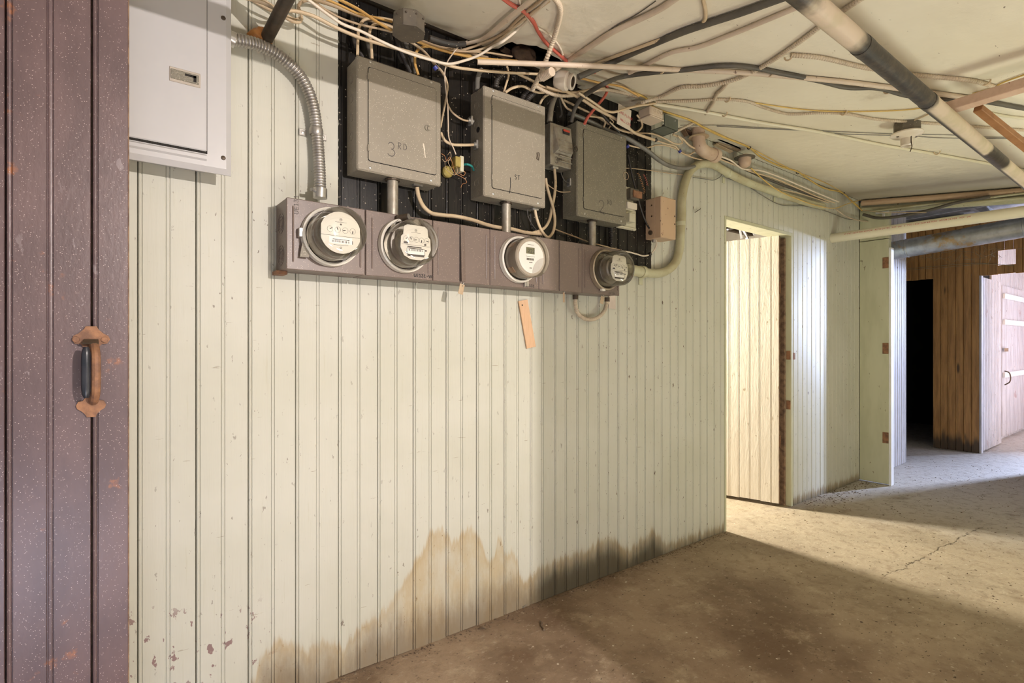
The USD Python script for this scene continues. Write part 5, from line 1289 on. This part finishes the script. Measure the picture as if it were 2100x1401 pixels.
cable('dark wire from the tangle down beside the disconnect switch', [(1146, 200), (1149, 215), (1152, 235), (1148, 240)], .005, 'grey_cable', Y(.03))

# ---- ceiling cables
cable('red cable slanting down the ceiling above the torn hole', [(1028, -6), (1050, 10), (1072, 22), (1092, 42), (1104, 65), (1120, 88), (1140, 106), (1155, 119), (1163, 126)], .0078, 'red_cable')
cable('red cable arching into the top of the 2ND box', [(1216, 146, 'c'), (1232, 157), (1243, 174), (1246, 182), (1241, 196), (1227, 214), (1212, 232), (1203, 244), (1199, 254)], .0075, 'red_cable', Y(.11))
cable('thin white cable crossing the red one near the top', [(1063, -6), (1070, 14), (1080, 34), (1094, 52), (1115, 64), (1135, 80), (1148, 97), (1154, 112)], .0048, 'white_cable')
cable('pale ribbed sheath hanging down through the red cable', [(1134, -8), (1147, 10), (1149, 28), (1143, 55), (1134, 85, ('y', -.30)), (1122, 118, ('y', -.26)), (1110, 148, ('y', -.2)), (1099, 170, ('y', -.14)), (1092, 184, ('y', -.10))], .0105, 'armored', ribs=.0072, name='armoured_cable')
cable('flat tan strip cable curving along the ceiling at the top', [(1100, -6), (1070, 16), (1040, 40), (1010, 66), (985, 82), (955, 90)], .013, 'pink_paint', flat=.35)
cable('tan cable beside the flat strip', [(1118, -6), (1085, 20), (1055, 47), (1040, 62), (1010, 80), (970, 96), (945, 104)], .0055, 'tan_cable')
cable('cream cable below the flat strip', [(1126, 2), (1082, 34), (1050, 58), (1022, 82), (990, 100), (950, 107), (920, 103)], .0055, 'cream_cable')
cable('white conduit rising from the tangle to the top edge', [(1108, 162, Y(.22)), (1124, 151, Y(.27)), (1153, 133), (1210, 96), (1258, 65), (1353, 19), (1390, -6)], .0118, 'pink_paint', name='conduit', cat_='conduit')
q0, q1 = at((1113, 158), Y(.235)), at((1132, 147), Y(.29))
single('conduit_connector', 'pale threaded connector at the lower end of the white conduit', 'connector', corrugated(np.array([q0, (q0 + q1) / 2, q1]), .0165, .008, .002, 14), 'pink_paint', smooth=40)
cable('thin dark crack of wire beside the white conduit', [(1130, 131), (1165, 122), (1200, 106), (1225, 84), (1260, 55), (1305, 30), (1345, 2)], .0018, 'grey_cable')
cable('long pale conduit crossing the whole ceiling sideways', [(979, 127, Y(.16)), (1100, 131, Y(.25)), (1180, 134, Y(.32)), (1250, 137, Y(.37)), (1380, 143), (1500, 148), (1570, 153), (1660, 161), (1740, 169), (1860, 184), (1950, 196), (2010, 204)], .0112, 'pink_paint', name='conduit', cat_='conduit')
cable('dark grey cable drooping across the ceiling middle', [(1172, 250, Y(.06)), (1178, 225, Y(.09)), (1190, 204, Y(.13)), (1212, 187, Y(.2)), (1240, 171, Y(.3)), (1280, 157), (1340, 149), (1400, 144), (1480, 135), (1530, 137), (1600, 150), (1680, 166), (1740, 180), (1800, 181), (1860, 196), (1910, 202), (2000, 206), (2110, 224)], .0108, 'grey_cable')
cable('straight dark conduit slanting up to the top edge', [(1186, 158, Y(.25)), (1260, 126), (1400, 66), (1520, 26), (1615, -8)], .0135, 'grey_cable', name='conduit', cat_='conduit')
cable('cream cable bent beside the straight dark conduit', [(1200, 139), (1290, 105), (1390, 69), (1430, 56), (1445, 42), (1447, 26), (1441, -6)], .007, 'cream_cable')
cable('pale pipe slanting under the dark conduit', [(1290, 150), (1325, 133), (1380, 107), (1430, 97), (1500, 71), (1640, 13)], .0095, 'pink_paint', name='conduit', cat_='conduit')
cable('ribbed sheath climbing from the cream junction box to the top right', [(1305, 216, Y(.12)), (1325, 208, Y(.18)), (1350, 201), (1400, 179), (1440, 177), (1500, 166), (1560, 139), (1640, 86), (1700, 41), (1775, -8)], .0092, 'armored', ribs=.0075, name='armoured_cable')
cable('ribbed sheath branching off to the right behind the iron pipe', [(1622, 113), (1680, 118), (1780, 140), (1870, 153), (2000, 167), (2050, 182)], .0092, 'armored', ribs=.0075, name='armoured_cable')
cable('wavy ribbed sheath below the dark drooping cable', [(1345, 209), (1420, 207), (1470, 204), (1530, 208), (1570, 222), (1620, 234), (1680, 232), (1730, 233), (1800, 245), (1880, 251), (1960, 257), (2110, 268)], .0072, 'armored', ribs=.0065, name='armoured_cable')
cable('yellowish wire along the wavy ribbed sheath', [(1500, 203), (1560, 213), (1650, 225), (1730, 229), (1850, 226), (1905, 220)], .0034, 'yellow_cable')
cable('long pale conduit running down to the far right edge', [(1340, 213), (1450, 231), (1550, 250), (1680, 271), (1800, 296), (1920, 317), (2020, 335), (2110, 352)], .0098, 'pvc', name='conduit', cat_='conduit')
cable('upper one of two thin wires to the bare lamp holder', [(1395, 257), (1480, 257), (1560, 262), (1650, 267), (1740, 271), (1838, 275)], .0022, 'grey_conduit')
cable('lower one of two thin wires to the bare lamp holder', [(1470, 259), (1560, 264), (1650, 268), (1730, 275), (1836, 278)], .0022, 'grey_conduit')
cable('upper thin wire leaving the lamp holder to the right', [(1884, 276), (1950, 277), (2020, 281), (2110, 282)], .0022, 'grey_conduit')
cable('lower thin wire leaving the lamp holder to the right', [(1882, 280), (1930, 283), (2010, 284), (2110, 285)], .0022, 'grey_conduit')
cable('cream wire from the lamp holder box up past the iron pipe', [(1850, 256), (1872, 248), (1905, 234), (1945, 212), (1985, 196)], .0036, 'cream_cable')
cable('yellowish wire at the far upper right', [(1995, 192), (2030, 182), (2060, 168), (2110, 150)], .0036, 'yellow_cable')
cable('wide pale pipe at the far right below the hanging board', [(2030, 232), (2060, 238), (2110, 244)], .007, 'pvc', name='conduit', cat_='conduit')
cable('yellow cable stapled along the ceiling edge, thicker of two', [(1296, 189), (1324, 201), (1337, 218), (1356, 227), (1416, 247), (1451, 266), (1480, 280), (1535, 302), (1560, 322), (1600, 341), (1635, 352), (1652, 364), (1690, 386), (1728, 396), (1748, 414), (1768, 432)], .0058, 'yellow_cable')
cable('thin yellow cable twined round the thicker one', [(1436, 257), (1500, 287), (1535, 302), (1570, 320), (1605, 339), (1640, 355), (1690, 374), (1728, 395), (1742, 407), (1760, 422)], .0034, 'yellow_cable')
cable('grey tube curving down to the green grey box', [(1492, 170), (1480, 184), (1471, 192), (1463, 210), (1451, 228), (1437, 242, Y(.13)), (1423, 251, Y(.12)), (1394, 266, Y(.1)), (1381, 272, Y(.09))], .0082, 'armored', name='armoured_cable', ribs=.007)
cable('grey conduit sagging over the black paint edge', [(1168, 232), (1210, 250), (1250, 270), (1287, 284), (1309, 297), (1330, 311), (1351, 328), (1373, 340), (1401, 345), (1424, 342)], .0125, 'grey_conduit', Y(.045), name='conduit', cat_='conduit')
cable('pale thin cable from the 2ND box along the green wall', [(1289, 298), (1310, 303), (1325, 304), (1345, 298), (1367, 299), (1388, 306), (1412, 320), (1450, 331), (1485, 343), (1540, 371), (1585, 385), (1640, 397), (1700, 416)], .0045, 'cream_cable', Y(.04))
cable('thick cream cable slanting over the top of the 2ND box', [(1150, 182, Y(.14)), (1194, 204), (1223, 223), (1260, 243), (1280, 254), (1299, 271), (1323, 281), (1345, 288)], .0078, 'cream_cable', Y(.115))
cable('cream cable dipping left of the paper sign', [(1186, 190), (1221, 213), (1240, 226), (1257, 230), (1280, 224), (1310, 217), (1345, 212)], .0062, 'cream_cable', Y(.16))
cable('cream cable sagging from the sign into the green grey box', [(1250, 250), (1266, 264), (1285, 271), (1310, 273), (1340, 275), (1365, 285), (1385, 295), (1400, 292), (1390, 278)], .0045, 'cream_cable', Y(.08))
cable('short cream loop rising out of the 2ND box', [(1238, 262), (1241, 250), (1236, 243), (1222, 240), (1205, 238)], .005, 'cream_cable', Y(.06))
cable('thin cream loop beside the short one', [(1247, 266), (1252, 258), (1258, 250), (1250, 242)], .0035, 'cream_cable', Y(.05))
cable('black cable slanting into the right corner of the 2ND box', [(1232, 230), (1245, 246), (1258, 260), (1270, 271)], .006, 'black_cable', Y(.075))
cable('cream loop hanging below the cream junction box', [(1306, 236), (1314, 246), (1317, 258), (1310, 268), (1296, 274)], .0055, 'cream_cable', Y(.1))
cable('ochre cable behind the porcelain socket', [(1190, 160), (1230, 170), (1275, 178), (1296, 189), (1310, 197)], .0055, 'orange_cable', Y(.2))
cable('pale ribbed sheath under the porcelain socket', [(1098, 176), (1115, 186), (1140, 195), (1170, 196), (1205, 190), (1235, 184), (1275, 190), (1300, 197), (1326, 204)], .0085, 'armored', Y(.12), ribs=.0065, name='armoured_cable')
cable('tan cable passing under the porcelain socket', [(1120, 178), (1150, 187), (1180, 189), (1215, 183), (1240, 181)], .006, 'tan_cable', Y(.13))
cable('tan cable above the ribbed sheath behind the socket', [(1060, 150), (1090, 165), (1120, 182), (1145, 188)], .0068, 'cream_cable', Y(.10))
cable('cream cable falling behind the disconnect switch', [(1148, 193), (1155, 210), (1163, 222), (1172, 227)], .0055, 'cream_cable', Y(.06))
cable('cream cable along the top of the black wall toward the sign', [(1155, 205), (1190, 222), (1225, 240), (1262, 262), (1290, 272)], .006, 'tan_cable', Y(.04))
# corner bundle further right
cable('cream cable into the corner behind the drain elbow', [(1345, 288), (1370, 296), (1385, 300), (1396, 312), (1410, 318), (1424, 312)], .005, 'cream_cable', Y(.05))
cable('cream cable fanning out below the green grey box', [(1380, 276), (1400, 285), (1412, 297), (1425, 304), (1440, 300)], .006, 'cream_cable', Y(.06))
cable('upper pale cable of the bundle behind the capped stub', [(1470, 318), (1500, 330), (1520, 345), (1560, 350), (1600, 364), (1650, 385), (1690, 402), (1720, 414)], .0062, 'white_cable', Y(.06))
cable('middle cream cable of the corner bundle', [(1475, 326), (1510, 340), (1540, 352), (1585, 365), (1640, 388), (1680, 405), (1712, 416)], .0055, 'cream_cable', Y(.05))
cable('dark grey cable in the corner bundle', [(1480, 322), (1530, 348), (1590, 374), (1640, 392), (1690, 410)], .009, 'grey_cable', Y(.035))
cable('thin cream wire crossing the green conduit toward the passage', [(1540, 345), (1565, 368), (1595, 390), (1635, 408), (1675, 422), (1712, 427), (1738, 418), (1765, 410)], .0038, 'yellow_cable', Y(.075))
cable('thin brown wire hanging along the green wall', [(1490, 365), (1530, 380), (1565, 402), (1600, 420), (1650, 423), (1690, 432), (1740, 450), (1755, 450)], .0028, 'grey_conduit', Y(.012))
cable('thin brown wire running off the black paint edge', [(1262, 344), (1300, 346), (1335, 350), (1370, 355), (1412, 360)], .0026, 'tan_cable', Y(.015))
cable('loose brown wire end inside the conduit bend', [(1421, 364), (1445, 367), (1465, 369), (1480, 358), (1477, 352)], .0026, 'grey_conduit', Y(.015))
cable('pale twisted cable at the partition corner', [(1715, 430), (1736, 444), (1760, 452), (1786, 456), (1806, 470)], .006, 'armored', Y(.06))
cable('fat dark hose drooping under the header', [(1770, 440, ('x', 4.86)), (1800, 447), (1850, 443), (1910, 430), (1960, 416), (2015, 406), (2030, 403)], .013, 'grey_cable', ('x', 4.86), name='hose', cat_='hose')
cable('thin cream wire along the header front', [(1765, 430), (1810, 436), (1850, 436), (1900, 436)], .003, 'cream_cable', ('x', 4.84))
cable('pale green pipe along the underside of the header', [(1790, 433), (1880, 422), (1990, 410), (2110, 395)], .0085, 'green_conduit', ('x', 4.88), name='conduit', cat_='conduit')
single('scrap_bracket', 'white painted scrap bracket on top of the partition post', 'bracket', cat(beam(on_x(1796, 438, 4.9), on_x(1823, 434, 4.9), .012, .014), beam(on_x(1812, 434, 4.905), on_x(1812, 447, 4.905), .03, .012, up=(0, 1, 0))), 'white_trim')

# staples and clips that hold the ceiling cables
def staple(px, py, off, w, label, mat='cream_cable', cat_='cable clip'):
    q = on_c(px, py, off)
    th_ = np.linspace(0, math.pi, 9)
    single('cable_clip', label, cat_, tube(np.array([q + np.array([0, math.cos(a) * w, -math.sin(a) * w * 1.1]) for a in th_]), .003, 6), mat, group='small clips on the ceiling cables')
for px, py, w_ in ((1358, 142, 'painted clip where the sideways conduit meets the dark drooping cable'), (1580, 148, 'painted clip on the dark drooping cable at ceiling middle'), (1617, 115, 'painted clip where the ribbed sheath branches off'),
                   (1820, 184, 'wire clip on the dark drooping cable left of the iron pipe'), (1730, 229, 'painted clip on the wavy ribbed sheath near the lamp holder'), (1492, 202, 'painted clip at the start of the yellowish wire'),
                   (1486, 232, 'painted clip on the lowest pale conduit near the tangle'), (1922, 311, 'painted clip on the lowest pale conduit right of the lamp holder'), (2022, 166, 'painted clip on the ribbed sheath at the far right')):
    staple(px, py, .004, .014, w_)
for px, py, w_ in ((1536, 302, 'nearest'), (1636, 353, 'middle'), (1729, 395, 'farthest')):
    staple(px, py, .003, .010, 'small black staple over the yellow cables, %s of the three' % w_, 'iron')
for k, (px, py, Yv) in enumerate(((893, 139, .095), (1287, 300, .05), (1345, 287, .118), (1394, 310, .05), (1333, 521, .035))):
    q = on_y(px, py, -Yv)
    single('cable_tie', ('blue clip round the flat cable beside the 3RD box', 'blue clip at the right side of the 2ND box', 'black clip at the end of the thick cream cable', 'blue clip on the pale cable along the green wall', 'black clip on the pale wire under the pinkish tan box')[k], 'clip', cyl(q - (.005, 0, -.004), q + (.005, 0, -.004), .0085, 12), 'blue' if k in (0, 1, 3) else 'black_cable')

# dusty cobweb strands below the duct
rng = np.random.default_rng(3)
ws_ = []
for k in range(46):
    px, py = rng.uniform(1870, 2060), rng.uniform(505, 535)
    a = on_x(px, py, 6.9); b_ = a + rng.normal(0, 1, 3) * (.03, .12, .05)
    mid = (a + b_) / 2 - (0, 0, abs(rng.normal(0, .03)))
    ws_.append(tube(spline(np.array([a, mid, b_]), .02), .0012, 4))
single('cobwebs', 'dusty cobweb strands hanging in front of the brown board wall', 'cobweb', cat(*ws_), 'web', smooth=False, kind='stuff')
cable('two thin cords strung across the brown wall, upper one', [(1862, 551, ('x', 7.118)), (1930, 545), (2000, 540), (2080, 545, ('x', 7.118))], .0028, 'web', ('x', 7.10), name='cord', cat_='cord')
cable('two thin cords strung across the brown wall, lower one', [(1862, 554, ('x', 7.118)), (1930, 549), (2000, 543), (2045, 541, ('x', 7.118))], .0022, 'web', ('x', 7.09), name='cord', cat_='cord')

# ---- litter on the floor
rng = np.random.default_rng(11)
bits = []
def bit(p, s):
    m = trimesh.creation.icosahedron(); m.vertices *= s * rng.uniform(.35, 1.2, 3) * (1, 1, .5); m.apply_transform(trimesh.transformations.rotation_matrix(rng.uniform(0, 6.3), (0, 0, 1)))
    m.apply_translation((p[0], p[1], s * .12)); return m
for k in range(520):
    X_ = rng.uniform(.3, 2.95); bits.append(bit((X_, -abs(rng.normal(0, .025)) - .006), rng.uniform(.002, .006)))
for k in range(220):
    X_ = rng.uniform(3.9, 4.9); bits.append(bit((X_, -abs(rng.normal(0, .09)) - .006), rng.uniform(.002, .008)))
for k in range(900):
    X_, Y_ = rng.uniform(2.3, 6.5), rng.uniform(-1.3, -.05); bits.append(bit((X_, Y_), rng.uniform(.0015, .006)))
single('floor_litter', 'fine dark crumbs and flakes scattered over the dusty floor', 'debris', cat(*bits), 'debris', smooth=False, kind='stuff')
single('dry_twig', 'small curled brown twig on the floor near the wall', 'twig', tube(spline(np.array([on_z(px, py, .005) for px, py in ((1107, 1275), (1111, 1278), (1110, 1283), (1114, 1286), (1116, 1292))]), .004), .0042, 8), 'debris')
lf = on_z(990, 1288, .006)
single('dry_leaf', 'small crumpled brown leaf on the floor', 'leaf', hull([lf + np.array(a) for a in ((-.016, 0, 0), (.014, -.006, -.003), (.004, .012, 0), (-.006, -.008, .006), (.002, .002, .010), (0, 0, -.004))]), 'debris', smooth=False)
sc_ = on_z(1079, 1240, .008)
single('wood_splinter', 'grey splinter lying at the foot of the wall', 'splinter', beam(sc_ + (-.022, -.004, -.003), sc_ + (.022, .008, .004), .010, .006), 'nipple')
cable('bent nail in the green wall right of the conduit', [(1425, 436), (1431, 432), (1437, 428)], .0022, 'iron', Y(.012), name='nail', cat_='nail')
